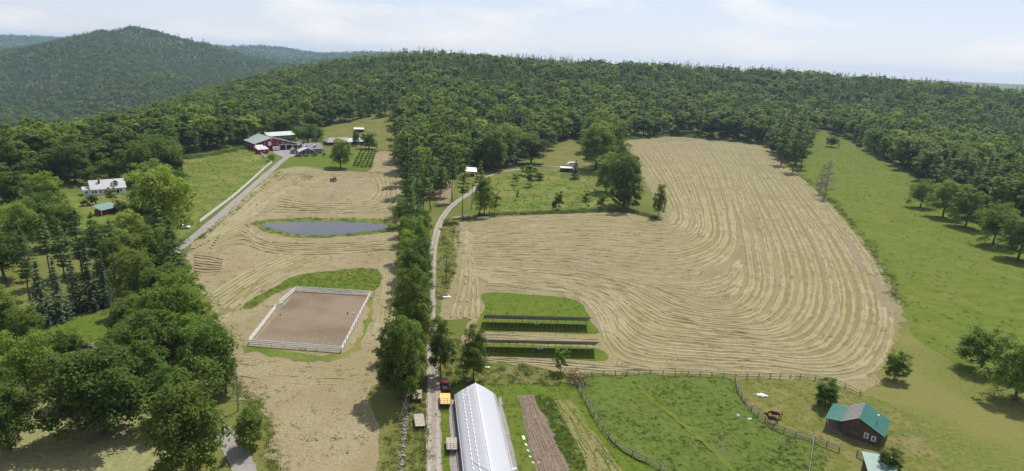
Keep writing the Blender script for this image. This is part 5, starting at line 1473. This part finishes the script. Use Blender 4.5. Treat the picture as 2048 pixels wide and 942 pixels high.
for j in range(nh + 1):
    h_ = mo('hoop', hoop, None, gh)
    h_.location = (0, -LEN * j / nh, 0)
MB().beam((0, .05, GH + .05), (0, -LEN - .05, GH + .05), .14, .08).build('ridge_strip', MT['white'], gh)
for (ux, n1) in ((-.40, 5), (-.63, 4)):
    zz = np.interp(ux * GW, [p[0] for p in PROF], [p[1] for p in PROF]) + .06
    mb = MB()
    for j in range(nh):
        y = -LEN * (j + .12) / nh
        mb.beam((ux * GW, y, zz), (ux * GW, y - LEN / nh * .74, zz), .1, .03)
    mb.build('purlin', MT['white'], gh)
for s in (-1, 1):
    bx('baseboard', 'oldwood', gh, (s * (GW + .04), -LEN / 2, .25), (.1, LEN, .5))
    MB().beam((s * GW * .985, -.1, 1.95), (s * GW * .985, -LEN + .1, 1.95), .09, .09).build('hip_rail', MT['steel'], gh)
zz = lambda x: float(np.interp(x, [p[0] for p in PROF], [p[1] for p in PROF])) + .05
MB().tube([(x_ * GW, -LEN * (.80 + .17 * f_), zz(x_ * GW)) for x_, f_ in ((-.66, 0), (-.5, .35), (-.3, .7), (-.1, 1.0))], .05, 4).build('wind_brace', MT['white'], gh)
MB().tube([(x_ * GW, -LEN * (.11 - .1 * f_), zz(x_ * GW)) for x_, f_ in ((-.66, 0), (-.5, .35), (-.3, .7), (-.1, 1.0))], .05, 4).build('wind_brace', MT['white'], gh)
bx('vent_fan', 'black', gh, (0, -LEN - .15, GH - .3), (.7, .25, .55))

# ------------------------------------------------------------------ solar arrays
def solar(a, b, label, light):
    A, rz, W_ = base2(a, b)
    o = empty('solar_array', A, rz, label, 'solar panels', 'solar arrays beside the hay field')
    tilt = math.radians(33)
    zc, npan = 2.25, int(W_ / 1.03)
    pm = MB().box((0, 0, 0), (1.0, 1.64, .04))
    pmesh = pm.mesh('panel')
    pmesh.materials.append(MT['panelback'])
    pmesh.materials.append(MT['panel'])
    pmesh.polygons[1].material_index = 1
    for j in range(3):
        for i in range(npan):
            q = mo('panel', pmesh, None, o)
            q.rotation_euler = (-tilt, 0, 0)
            yy = (j - 1) * 1.67
            q.location = (W_ * (i + .5) / npan, yy * math.cos(tilt) , zc + .06 - yy * math.sin(tilt))
    npost = 15
    for i in range(npost):
        x = .7 + (W_ - 1.4) * i / (npost - 1)
        MB().tube([(x, -.05, -.3), (x, -.05, zc - .12)], .06, 6).build('post', MT['steel'], o)
        MB().beam((x, -2.0, zc + 1.3 - .1), (x, 2.0, zc - 1.3 - .1), .06, .09).build('rafter', MT['steel'], o)
    for yy in (-1.7, 0, 1.7):
        MB().beam((0, yy * math.cos(tilt), zc - .03 - yy * math.sin(tilt)), (W_, yy * math.cos(tilt), zc - .03 - yy * math.sin(tilt)), .06, .08).build('rail', MT['steel'], o)
    for x in (W_ * .485, W_ * .515):
        bx('inverter', 'white', o, (x, -.2, 1.05), (.42, .18, .75))
    return o
solar((967, 650), (1178, 655), 'farther of the two solar arrays, with green grass behind it', True)
solar((966, 700), (1193, 705), 'nearer of the two solar arrays, on the narrow grass strip', False)

# ------------------------------------------------------------------ fences
def fence(pp, name, label, hgt, rails, pitch, mat, psize, rsize, px=True, tops=False, tilt=0.0, cat='fence'):
    P = [g(*p) for p in pp] if px else pp
    o = empty(name, P[0], 0, label, cat)
    pm = MB().box((0, 0, hgt / 2 - .15), (psize, psize, hgt + .3)).mesh('post')
    pm.materials.append(MT[mat])
    pts = []
    for a, b in zip(P[:-1], P[1:]):
        n_ = max(1, round((b - a).length / pitch))
        for i in range(n_):
            q = a.lerp(b, i / n_)
            q.z = zt(q.x, q.y) + .06
            pts.append(q)
    q = P[-1].copy(); q.z = zt(q.x, q.y) + .06
    pts.append(q)
    for i, q in enumerate(pts):
        c = mo('post', pm, None, o)
        c.location = q - P[0]
        d = pts[min(i + 1, len(pts) - 1)] - pts[max(i - 1, 0)]
        c.rotation_euler = (random.gauss(0, tilt), random.gauss(0, tilt), math.atan2(d.y, d.x))
    for i in range(len(pts) - 1):
        a, b = pts[i] - P[0], pts[i + 1] - P[0]
        n_ = (b - a).cross(Vector((0, 0, 1))).normalized() * (psize / 2 + rsize[0] / 2 + .005)
        for z in rails:
            ja, jb = random.gauss(0, tilt * .8), random.gauss(0, tilt * .8)
            MB().beam(a + n_ + Vector((0, 0, z + ja)), b + n_ + Vector((0, 0, z + jb)), *rsize).build('rail', MT[mat], o)
    return o
WR = (.06, .27)
fence([(592, 583), (740, 592)], 'arena_fence', 'white board fence along the far side of the riding arena', 1.5, (.5, .95, 1.4), 2.6, 'white', .13, WR)
fence([(741, 594), (684, 706)], 'arena_fence', 'white board fence down the tree row side of the riding arena', 1.5, (.5, .95, 1.4), 2.6, 'white', .13, WR)
fence([(682, 706), (498, 692)], 'arena_fence', 'white board fence along the near side of the riding arena', 1.5, (.5, .95, 1.4), 2.6, 'white', .13, WR)
fence([(498, 689), (551, 620)], 'arena_fence', 'lower white board fence on the gate side of the riding arena', 1.5, (.5, .95, 1.4), 2.6, 'white', .13, WR)
fence([(558, 612), (590, 584)], 'arena_fence', 'upper white board fence on the gate side of the riding arena', 1.5, (.5, .95, 1.4), 2.6, 'white', .13, WR)
fence([(551, 620), (567, 614)], 'arena_gate', 'white arena gate standing open into the riding arena', 1.4, (.4, .8, 1.3), 2.6, 'white', .12, WR, cat='gate')
fence([(400, 447), (430, 424), (465, 397), (500, 366), (530, 338), (544, 326)], 'drive_fence', 'long white board fence climbing beside the gravel drive', 1.5, (.5, .95, 1.4), 2.6, 'white', .14, (.06, .24))
fence([(532, 318), (525, 311), (521, 308)], 'drive_fence', 'short white fence section beside the small red shed', 1.5, (.5, .95, 1.4), 2.6, 'white', .14, (.06, .24))
fence([(372, 455), (385, 452), (398, 448)], 'wire_fence', 'dark low fence beside the parked white car', 1.2, (.5, 1.0), 2.5, 'oldwood', .1, (.03, .05))
fence([(372, 346), (400, 340), (440, 328), (465, 312)], 'wire_fence', 'pale wire fence crossing the sloping meadow', 1.3, (.6, 1.15), 5.0, 'greywood', .14, (.03, .04))
fence([(752, 303), (775, 302.5), (800, 302)], 'wire_fence', 'fence and gate between the stable pasture and the hay field', 1.4, (.5, 1.2), 4.0, 'greywood', .12, (.04, .08))
fence([(718, 247), (735, 246), (752, 246)], 'wire_fence', 'faint fence at the top of the stable pasture', 1.3, (.6, 1.1), 3.0, 'greywood', .12, (.03, .05))
GR = (.05, .1)
fence([(1160, 754), (1230, 751), (1300, 750), (1400, 753), (1470, 758), (1540, 757), (1600, 757), (1660, 765), (1690, 777), (1720, 792)], 'paddock_fence', 'grey wooden rail fence along the foot of the large hay field', 1.25, (.55, 1.1), 2.6, 'greywood', .14, GR, tilt=.04)
fence([(1157, 776), (1180, 820), (1205, 862), (1230, 892), (1265, 912), (1320, 940), (1380, 985)], 'paddock_fence', 'wooden rail fence between the garden and the weedy pasture', 1.25, (.55, 1.1), 2.8, 'greywood', .16, (.06, .12), tilt=.05)
fence([(1471, 760), (1476, 785), (1490, 808), (1515, 835), (1545, 858), (1590, 875), (1628, 885), (1678, 905)], 'paddock_fence', 'curving wooden fence between the weedy pasture and the paddock', 1.3, (.4, .8, 1.2), 2.6, 'greywood', .16, (.06, .12), tilt=.05)
fence([(1628, 885), (1620, 940), (1612, 1000)], 'paddock_fence', 'straight rail fence running towards the camera from the curving fence', 1.3, (.6, 1.2), 3.0, 'greywood', .16, (.1, .15), tilt=.03)
fence([(1713, 912), (1735, 925), (1752, 936)], 'paddock_gate', 'dark wooden gate section by the second green roof', 1.3, (.3, .6, .9, 1.2), 2.6, 'greywood', .16, GR, tilt=.05, cat='gate')

# stone wall beside the road, stone by stone
sw = empty('stone_wall', g(810, 860), 0, 'tumbled field stone wall beside the dirt road', 'stone wall')
smesh = []
for k in range(5):
    mb = MB()
    r_ = rng.normal(1, .14, 14)
    for j, (zz_, rr) in enumerate(((-.8, .55), (-.2, 1), (.45, .9))):
        for i in range(6):
            a = 2 * math.pi * (i + .5 * (j % 2)) / 6
            q = rr * (1 + rng.normal(0, .16))
            mb.v.append((q * math.cos(a), q * math.sin(a), zz_ + rng.normal(0, .1)))
    mb.v.append((0, 0, .8))
    for j in range(2):
        for i in range(6):
            mb.f.append((j * 6 + i, j * 6 + (i + 1) % 6, (j + 1) * 6 + (i + 1) % 6, (j + 1) * 6 + i))
    mb.f += [(12 + i, 12 + (i + 1) % 6, 18) for i in range(6)]
    mm_ = mb.mesh('stone')
    mm_.materials.append(MT['stone'])
    smesh.append(mm_)
P = np.array(ribbon_pts([(812, 800), (812, 840), (808, 880), (802, 942), (798, 990)]))
for k in range(290):
    i = rng.integers(0, len(P) - 1)
    q = P[i] + (P[i + 1] - P[i]) * rng.random() + rng.normal(0, .28, 2)
    s_ = rng.uniform(.1, .28)
    c = mo('stone', smesh[k % 5], None, sw)
    c.location = Vector((q[0], q[1], zt(q[0], q[1]) + s_ * .45 + .12 * max(0, rng.normal()))) - sw.location
    c.rotation_euler = (rng.uniform(-.5, .5), rng.uniform(-.5, .5), rng.uniform(0, 6.28))
    c.scale = (s_, s_ * rng.uniform(.7, 1.1), s_ * rng.uniform(.6, .9))
P = np.array(ribbon_pts([(1040, 427), (1120, 425), (1200, 423)]))
s2 = empty('stone_row', g(1100, 425), 0, 'low row of grey stones in the brush below the meadow', 'stone wall')
for k in range(60):
    i = rng.integers(0, len(P) - 1)
    q = P[i] + (P[i + 1] - P[i]) * rng.random() + rng.normal(0, .6, 2)
    s_ = rng.uniform(.2, .5)
    c = mo('stone', smesh[k % 5], None, s2)
    c.location = Vector((q[0], q[1], zt(q[0], q[1]) + s_ * .4)) - s2.location
    c.rotation_euler = (0, 0, rng.uniform(0, 6.28))
    c.scale = (s_, s_ * .8, s_ * .7)

# ------------------------------------------------------------------ vehicles, wagons, implements
def wagon(bl, br, L_, label, mat, hz=.95, rack=False, crates=False, planks=7):
    """flat hay wagon: near edge of the deck from pixel bl to br, deck running L_ metres away"""
    A, rz, W_ = base2(bl, br)
    o = empty('hay_wagon', A, rz, label, 'wagon', 'flat farm wagons beside the road')
    for i in range(planks):
        w_ = W_ / planks
        bx('plank', mat, o, (w_ * (i + .5), L_ / 2, hz + random.uniform(-.012, .012)), (w_ - .025, L_, .08))
    MB().beam((W_ * .28, .1, hz - .14), (W_ * .28, L_ - .1, hz - .14), .1, .18).build('frame_beam', MT['oldwood'], o)
    MB().beam((W_ * .72, .1, hz - .14), (W_ * .72, L_ - .1, hz - .14), .1, .18).build('frame_beam', MT['oldwood'], o)
    bx('side_rail', 'greywood', o, (-.03, L_ / 2, hz), (.06, L_, .16)); bx('side_rail', 'greywood', o, (W_ + .03, L_ / 2, hz), (.06, L_, .16))
    for y in (L_ * .2, L_ * .8):
        MB().beam((.12, y, .36), (W_ - .12, y, .36), .09, .09).build('axle', MT['steel'], o)
        for x in (.16, W_ - .16):
            wheel(o, (x, y, .36), .36, .2, 'x')
    MB().beam((W_ / 2, L_, .5), (W_ / 2, L_ + 1.3, .35), .1, .1).build('tow_bar', MT['steel'], o)
    if rack:
        for x in (.06, W_ * .36, W_ * .66, W_ - .06):
            MB().beam((x, .06, hz), (x, .06, hz + 1.25), .06, .08).build('rack_post', MT['steel'], o)
        for z in (.35, .75, 1.15):
            MB().beam((0, .06, hz + z), (W_, .06, hz + z), .05, .07).build('rack_rail', MT['steel'], o)
    return o
wagon((825, 806), (843, 806), 3.5, 'short flat wagon with pale worn deck, nearest the dark roadside tree', 'palewood')
wagon((831, 862), (850, 861), 4.2, 'flat wagon with tan plank deck beside the stone wall', 'palewood')
wagon((880, 817), (901, 817), 4.1, 'bright yellow decked wagon between road and greenhouse', 'yellow', 1.0, True)
wagon((893, 909), (914, 909), 3.6, 'weathered wagon with a rear rack against the greenhouse gravel', 'palewood', 1.0, True)
# old harrow frame lying between the two wagons
A, rz, W_ = base2((832, 832), (848, 830))
hf = empty('harrow_frame', A, rz, 'rusty harrow frame lying in the grass between two wagons', 'harrow')
for i in range(4):
    MB().beam((0, .5 * i, .2), (1.3, .5 * i + .1, .25), .06, .06).build('cross_bar', MT['oldwood'], hf)
for x in (.05, .65, 1.25):
    MB().beam((x, -.1, .28), (x, 1.7, .3), .06, .06).build('side_bar', MT['oldwood'], hf)
def car(px, py, ang, label, mat, pickup=False, s=1.0, name='parked_car', cat='car'):
    """cars with body, cabin, glass, lamps and wheels; long axis local x"""
    o = empty(name, g(px, py), ang, label, cat)
    L_, W_ = (5.3 * s, 1.95 * s) if pickup else (4.4 * s, 1.8 * s)
    if pickup:
        prof = [(-.5, .42), (.5, .42), (.5, .95), (.22, 1.08), (-.49, 1.08), (-.5, .8)]
        cab = [(-.12, 1.05), (.22, 1.05), (.1, 1.72), (-.1, 1.74)]
    else:
        prof = [(-.5, .38), (.5, .38), (.5, .75), (.28, .95), (-.44, .98), (-.5, .8)]
        cab = [(-.4, .96), (.27, .94), (.1, 1.45), (-.3, 1.47)]
    body = MB().prism([(x * L_, z * s) for x, z in prof], -W_ / 2, W_ / 2).build('body', MT[mat], o)
    MB().prism([(x * L_, z * s) for x, z in cab], -W_ * .43, W_ * .43).build('window', MT['glass'], body)
    xa, xb = cab[3][0] * L_, cab[2][0] * L_
    bx('roof', mat, o, ((xa + xb) / 2, 0, (cab[2][1] + .03) * s), (xb - xa + .05, W_ * .84, .06))
    if pickup:
        bx('cargo_bed', 'dark', o, (-.31 * L_, 0, 1.085 * s), (.34 * L_, W_ * .8, .03))
        bx('tailgate', mat, o, (-.5 * L_ - .02, 0, .86 * s), (.05, W_ * .9, .5))
    for sy in (-.36, .36):
        bx('headlight', 'white', o, (L_ * .5, W_ * sy, .72 * s), (.06, .3, .16))
        bx('tail_light', 'red', o, (-L_ * .5, W_ * sy * 1.15, .8 * s), (.06, .2, .2))
    for sx in (-.31, .31):
        for sy in (-1, 1):
            wheel(o, (L_ * sx, sy * W_ * .46, .36 * s), .36 * s, .24)
    return o
car(891, 776, math.radians(100), 'dark red pickup truck parked in the shade by the road', 'dark_red', True, .8, 'pickup_truck', 'truck')
car(368, 457, math.radians(8), 'small white car parked at the foot of the white fence', 'white')
car(168, 697, math.radians(25), 'dark wagon-like car at the edge of the bright lawn', 'darkwall', False, .8)
car(597, 313.5, math.radians(5), 'dark car parked beside the farmhouse porch', 'darkwall')
car(586, 299.5, math.radians(85), 'dark car inside the yard by the garage bays', 'darkwall', False, .9)
# covered boat and flat trailer at the meadow corner
A, rz, W_ = base2((954, 440), (979, 440))
bt = empty('covered_boat', A, rz, 'white boat under a dark green cover on its trailer', 'boat')
n_ = 9
mb = MB()
for i in range(n_):
    u = i / (n_ - 1)
    hw = .95 * (1 - max(0, (u - .55) / .45) ** 2 * .9)
    zk = .55 + .35 * max(0, u - .6)
    x = W_ * u
    mb.v += [(x, -hw, 1.25 + .1 * u), (x, -hw * .75, .8), (x, 0, zk), (x, hw * .75, .8), (x, hw, 1.25 + .1 * u)]
for i in range(n_ - 1):
    for k in range(4):
        mb.f.append((i * 5 + k, (i + 1) * 5 + k, (i + 1) * 5 + k + 1, i * 5 + k + 1))
mb.f += [(0, 1, 2, 3, 4)]
mb.build('hull', MT['white'], bt, True)
mb = MB()
for i in range(n_):
    u = i / (n_ - 1)
    hw = .97 * (1 - max(0, (u - .55) / .45) ** 2 * .9)
    x = W_ * u
    z0 = 1.27 + .1 * u
    mb.v += [(x, -hw, z0), (x, -hw * .5, z0 + .28 * (1 - u * .6)), (x, 0, z0 + .4 * (1 - u * .6)), (x, hw * .5, z0 + .28 * (1 - u * .6)), (x, hw, z0)]
for i in range(n_ - 1):
    for k in range(4):
        mb.f.append((i * 5 + k, (i + 1) * 5 + k, (i + 1) * 5 + k + 1, i * 5 + k + 1))
mb.build('cover', flat('dark_green_canvas', (.03, .08, .06), .8), bt, True)
for y in (-.5, .5):
    MB().beam((.2, y, .5), (W_ * .9, y * .3, .55), .08, .1).build('trailer_beam', MT['steel'], bt)
for y in (-.85, .85):
    wheel(bt, (W_ * .35, y, .32), .32, .2)
A, rz, W_ = base2((908, 440), (941, 437))
ft = empty('flat_trailer', A, rz, 'low flat trailer with rusty deck under the tall pine', 'trailer')
for i in range(6):
    bx('plank', 'palewood' if i % 3 else 'darkwall', ft, (W_ / 2, .3 + .33 * i, .75 + random.uniform(-.02, .02)), (W_, .3, .08))
for y in (.3, 2.0):
    wheel(ft, (W_ * .45, y, .32), .32, .2); wheel(ft, (W_ * .58, y, .32), .32, .2)
MB().beam((-1.3, 1.1, .5), (W_, 1.1, .62), .1, .12).build('frame_beam', MT['steel'], ft)
# red tractor with rake, mowing the left field
A = g(668, 362)
tq = empty('red_tractor', A, math.radians(200), 'red tractor at work in the mown field below the farmhouse', 'tractor')
MB().prism([(.3, .75), (2.0, .75), (2.05, 1.25), (1.9, 1.5), (.3, 1.55)], -.42, .42).build('hood', MT['tractor'], tq)
bx('seat', 'black', tq, (-.55, 0, 1.35), (.5, .5, .25))
bx('seat_back', 'black', tq, (-.82, 0, 1.65), (.1, .5, .5))
for s in (-1, 1):
    MB().tube([(-1.2, s * .95, 1.15), (-.9, s * .95, 1.55), (-.4, s * .95, 1.65), (.1, s * .95, 1.4)], .16, 6).build('fender', MT['tractor'], tq)
    wheel(tq, (-.5, s * .95, .78), .78, .45); wheel(tq, (1.5, s * .75, .48), .48, .28)
    for x in (-1.0, .25):
        MB().tube([(x, s * .6, 1.3), (x, s * .6, 2.6)], .04, 5).build('roll_bar', MT['black'], tq)
bx('canopy', 'tractor', tq, (-.4, 0, 2.66), (1.8, 1.5, .12))
MB().tube([(1.2, .2, 1.5), (1.2, .2, 2.3)], .05, 6).build('exhaust', MT['steel'], tq)
bx('axle_housing', 'black', tq, (-.3, 0, .8), (1.4, .6, .5))
hk = empty('hay_rake', g(660, 364), math.radians(200), 'hay rake drawn behind the red tractor', 'hay rake')
MB().beam((-.2, 0, .6), (-2.6, .9, .7), .1, .1).build('frame_beam', MT['yellow'], hk)
for i in range(4):
    wheel(hk, (-.6 - .55 * i, .25 + .2 * i, .55), .55, .06)
# fallen implement by the power pole
A = g(892, 596)
im = empty('broken_cart', A, math.radians(15), 'white and grey broken boat-like cart lying in the roadside grass', 'cart')
MB().add([(-1.2, -.5, .1), (1.3, -.25, .1), (1.6, .1, .25), (1.1, .55, .3), (-1.0, .5, .15), (-1.0, -.35, .45), (1.1, -.15, .4), (.9, .4, .55), (-.8, .35, .5)], [(0, 1, 6, 5), (1, 2, 6), (2, 3, 7, 6), (3, 4, 8, 7), (4, 0, 5, 8), (5, 6, 7, 8), (0, 4, 3, 2, 1)]).build('hull', MT['tarp'], im)
MB().beam((-2.2, -.6, .15), (.2, -.1, .35), .14, .1).build('shaft', MT['greywood'], im)
MB().beam((-2.0, -.1, .15), (.2, .2, .35), .14, .1).build('shaft', MT['greywood'], im)
wheel(im, (.2, .3, .5), .4, .12)
# white tarp sheet and two white bale bags
def lump(name, px, py, sx, sy, sz, ang, label, cat, mat='tarp', n_=10, m_=6):
    A = g(px, py)
    o = empty(name, A, ang, label, cat)
    mb = MB()
    for j in range(m_ + 1):
        th = math.pi * j / m_
        for i in range(n_):
            a = 2 * math.pi * i / n_
            q = 1 + rng.normal(0, .07)
            mb.v.append((sx * q * math.sin(th) * math.cos(a), sy * q * math.sin(th) * math.sin(a), sz * (.9 - math.cos(th)) * q))
    for j in range(m_):
        for i in range(n_):
            mb.f.append((j * n_ + i, j * n_ + (i + 1) % n_, (j + 1) * n_ + (i + 1) % n_, (j + 1) * n_ + i))
    mb.build('wrapped_bale' if 'bale' in label else 'bag', MT[mat], o, True)
    MB().tube([(-sx * .2, 0, sz * 1.7), (-sx * .25, .02, sz * 2.1)], .05, 5).build('knot', MT[mat], o)
    return o
lump('feed_sack', 1475, 835, .34, .28, .38, .3, 'upright white sack in the weedy pasture near the curving fence', 'sack')
lump('feed_sack', 1499, 840, .55, .24, .22, .35, 'white sack lying flat in the weedy pasture near the curving fence', 'sack')
A = g(1521, 792)
tp = empty('tarp_sheet', A, .2, 'crumpled white tarp sheet on the paddock grass', 'tarp')
tp.scale = (.75, .75, .75)
mb = MB()
for j in range(6):
    for i in range(7):
        mb.v.append((-1.0 + i * .32 + .18 * j + rng.normal(0, .04), .9 - j * .36 + rng.normal(0, .04), .12 + abs(rng.normal(0, .12)) + .03 * i))
for j in range(5):
    for i in range(6):
        mb.f.append((j * 7 + i, (j + 1) * 7 + i, (j + 1) * 7 + i + 1, j * 7 + i + 1))
so_ = mb.build('sheet', MT['tarp'], tp)
MB().beam((-1.6, 1.1, .1), (-.3, .7, .2), .1, .08).build('pole', MT['white'], tp)
# satellite dish and bench behind the greenhouse
A = g(931, 740)
ds = empty('satellite_dish', A, 0, 'grey white satellite dish under the open crowned tree', 'satellite dish')
MB().tube([(0, 0, 0), (0, 0, 1.5)], .05, 6).build('mast', MT['steel'], ds)
mb = MB()
for j in range(4):
    for i in range(14):
        a = 2 * math.pi * i / 14
        r_ = .65 * j / 3 + .01
        mb.v.append(tuple(Matrix.Rotation(math.radians(55), 3, 'X') @ Vector((r_ * math.cos(a), r_ * math.sin(a), .35 * r_ * r_)) + Vector((0, 0, 1.6))))
for j in range(3):
    for i in range(14):
        mb.f.append((j * 14 + i, j * 14 + (i + 1) % 14, (j + 1) * 14 + (i + 1) % 14, (j + 1) * 14 + i))
mb.build('dish', MT['tarp'], ds, True)
MB().beam((0, 0, 1.2), (0, -.75, 1.75), .04, .04).build('feed_arm', MT['steel'], ds)
A = g(975, 738)
bn = empty('white_bench', A, .05, 'small white bench on the grass behind the greenhouse', 'bench')
for y in (-.14, .14):
    bx('slat', 'white', bn, (0, y, .5), (1.0, .22, .06))
for x in (-.4, .4):
    bx('leg', 'white', bn, (x, 0, .24), (.08, .4, .48))
# boards and scraps in the garden grass
for i, (px, py, l_, w_, mt_, lab) in enumerate([(1047, 876, 1.3, .5, 'cream', 'largest cream board lying in the garden grass'), (1052, 890, .7, .35, 'cream', 'cream board just below the largest one'), (1056, 902, .6, .3, 'tarp', 'white scrap in the line of boards'), (1060, 914, .5, .3, 'tarp', 'second white scrap in the line of boards'), (1066, 926, .5, .25, 'cream', 'last cream scrap at the end of the line of boards'), (1077, 925, .6, .2, 'cream', 'pale board lying on the edge of the tilled bed')]):
    A = g(px, py)
    o = MB().box((0, 0, .05), (w_, l_, .05)).box((.03, .02, .1), (w_ * .6, l_ * .55, .04)).build('loose_board', MT[mt_])
    o.location = A + Vector((0, 0, .04))
    o.rotation_euler = (0, 0, .25 + .1 * i)
    tag(o, lab, 'board', 'boards left in the garden grass')
A = g(1027, 946)
rk = empty('white_crate_stand', A, .1, 'white slatted stand at the garden side of the greenhouse', 'stand')
for z in (.35, .6, .85):
    bx('slat', 'white', rk, (0, 0, z), (.9, .3, .06))
for x in (-.4, .4):
    bx('leg', 'white', rk, (x, 0, .45), (.08, .32, .9))
# arena buckets and cones
for (px, py, mt_, lab) in ((561, 632, 'tractor', 'small red barrel inside the arena gate'), (695, 629, 'black', 'small black barrel near the tree row side of the arena'), (707, 629, 'white', 'small white barrel near the tree row side of the arena')):
    A = g(px, py)
    o = empty('barrel', A + Vector((0, 0, .12)), 0, lab, 'barrel', 'barrels in the arena')
    o.scale = (.55, .55, .55)
    MB().tube([(0, 0, 0), (0, 0, .1), (0, 0, .45), (0, 0, .8), (0, 0, .85)], [.24, .27, .29, .27, .24], 10).build('body', MT[mt_], o, True)
    MB().tube([(0, 0, .85), (0, 0, .88)], .2, 10).build('lid', MT[mt_], o)

# utility poles and the line between them
def pole(px, py, hpx, label, trans=True):
    A = g(px, py)
    h_ = hpx / pxm(A) / .95
    o = empty('utility_pole', A, 0, label, 'utility pole', 'utility poles')
    MB().tube([(0, 0, -.3), (0, 0, h_)], [.15, .1], 8).build('post', MT['bark'], o)
    MB().beam((-.9, 0, h_ - .5), (.9, 0, h_ - .5), .1, .12).build('cross_arm', MT['bark'], o)
    for x in (-.8, 0, .8):
        MB().tube([(x, 0, h_ - .44), (x, 0, h_ - .24)], .05, 6).build('insulator', MT['tarp'], o)
    if trans:
        MB().tube([(-.38, 0, h_ - 1.9), (-.38, 0, h_ - 1.8), (-.38, 0, h_ - 1.1), (-.38, 0, h_ - 1.0)], [.1, .25, .25, .12], 10).build('transformer', MT['grey_metal'], o)
    return A + Vector((0, 0, h_ - .3))
p1 = pole(892, 566, 54, 'wooden utility pole with transformer beside the dirt road')
p2 = pole(943, 420, 52, 'wooden utility pole among the pines at the road bend', False)
p3 = pole(236, 600, 150, 'tall slim utility pole in the trees behind the bright lawn', False)
def wire(a, b, label, sag):
    pts = [a.lerp(b, k / 14) + Vector((0, 0, -sag * 4 * (k / 14) * (1 - k / 14))) for k in range(15)]
    o = MB().tube(pts, .022, 3).build('power_line', MT['greywood'])
    tag(o, label, 'cable', 'power lines')
wire(p1, p2, 'power line from the roadside pole up to the road bend', 1.2)
pe = g(770, 1010); pe.z += 7.5
wire(p1, pe, 'power line running down over the stone wall towards the camera', 2.0)

# ------------------------------------------------------------------ horses
def horse(px, py, ang, s, label, head_down):
    A = g(px, py)
    o = empty('horse', A + Vector((0, 0, .05)), ang, label, 'horse')
    V, R, Ed = [], [], []
    def v(p, r, par=None):
        V.append(Vector(p) * s); R.append(r * s if not hasattr(r, '__len__') else (r[0] * s, r[1] * s))
        if par is not None:
            Ed.append((par, len(V) - 1))
        return len(V) - 1
    pel = v((-.62, 0, 1.2), (.31, .36))
    mid = v((-.1, 0, 1.12), (.34, .42), pel)
    sho = v((.45, 0, 1.16), (.3, .4), mid)
    che = v((.72, 0, 1.2), (.17, .26), sho)
    if head_down:
        n1 = v((.98, 0, 1.12), (.12, .2), che); n2 = v((1.2, 0, .9), (.1, .15), n1); hd = v((1.36, 0, .66), (.1, .13), n2); mz = v((1.5, 0, .36), (.06, .07), hd)
    else:
        n1 = v((.95, 0, 1.42), (.12, .2), che); n2 = v((1.15, 0, 1.62), (.1, .15), n1); hd = v((1.34, 0, 1.68), (.1, .13), n2); mz = v((1.66, 0, 1.48), (.06, .08), hd)
    for y, dx in ((-.17, .06), (.17, -.08)):
        t_ = v((.52, y, .86), .12, sho); k_ = v((.55 + dx, y, .52), .065, t_); f_ = v((.54 + dx, y, .14), .045, k_); v((.58 + dx, y, .0), .06, f_)
        t_ = v((-.66, y, .92), .15, pel); st_ = v((-.56, y, .72), .11, t_); hk_ = v((-.82 + dx, y, .5), .06, st_); f_ = v((-.78 + dx, y, .14), .045, hk_); v((-.73 + dx, y, .0), .06, f_)
    for y in (-.06, .06):
        b_ = hd
        v((V[hd].x / s - .04, y, V[hd].z / s + .2), .025, b_)
    me = bpy.data.meshes.new('body')
    me.from_pydata([tuple(q) for q in V], Ed, [])
    b = mo('body', me, MT['horse'], o)
    md = b.modifiers.new('skin', 'SKIN')
    md.use_smooth_shade = True
    sv = me.skin_vertices[0].data
    for i, r_ in enumerate(R):
        sv[i].radius = r_ if hasattr(r_, '__len__') else (r_, r_)
    sv[0].use_root = True
    b.modifiers.new('sub', 'SUBSURF').levels = 1
    b.modifiers['sub'].render_levels = 2
    MB().tube([Vector(q) * s for q in ((-.9, 0, 1.3), (-1.02, 0, 1.1), (-1.04, 0, .75), (-1.0, 0, .5))], [.05 * s, .08 * s, .08 * s, .02 * s], 6).build('tail', MT['mane'], o, True)
    nv = [V[che], V[n1], V[n2], V[hd]]
    MB().tube([q + Vector((-.04, 0, .2)) * s for q in nv], [.03 * s, .05 * s, .05 * s, .03 * s], 5).build('mane', MT['mane'], o, True)
horse(1543, 846, math.radians(172), 1.12, 'chestnut horse nearer the curving fence, standing side on', False)
horse(1550, 837, math.radians(168), 1.12, 'chestnut horse standing behind the other horse, head lowered', True)

# ------------------------------------------------------------------ haze
mh = bpy.data.materials.new('haze')
mh.use_nodes = True
t = mh.node_tree
t.nodes.clear()
oh, vh = t.nodes.new('ShaderNodeOutputMaterial'), t.nodes.new('ShaderNodeVolumePrincipled')
vh.inputs['Color'].default_value = (0.52, 0.75, 1.0, 1)
vh.inputs['Density'].default_value = HAZE = 0.72e-4
vh.inputs['Anisotropy'].default_value = 0.2
t.links.new(vh.outputs[0], oh.inputs['Volume'])
ztop = float(GZ.max()) + 40
zbot = float(GZ.min()) - 1.5
hz = MB().box((0, 4200, (ztop + zbot) / 2), (18600, 9800, ztop - zbot)).build('haze', mh)
tag(hz, 'thin blue summer haze over the valley and hills', 'haze', kind='stuff')
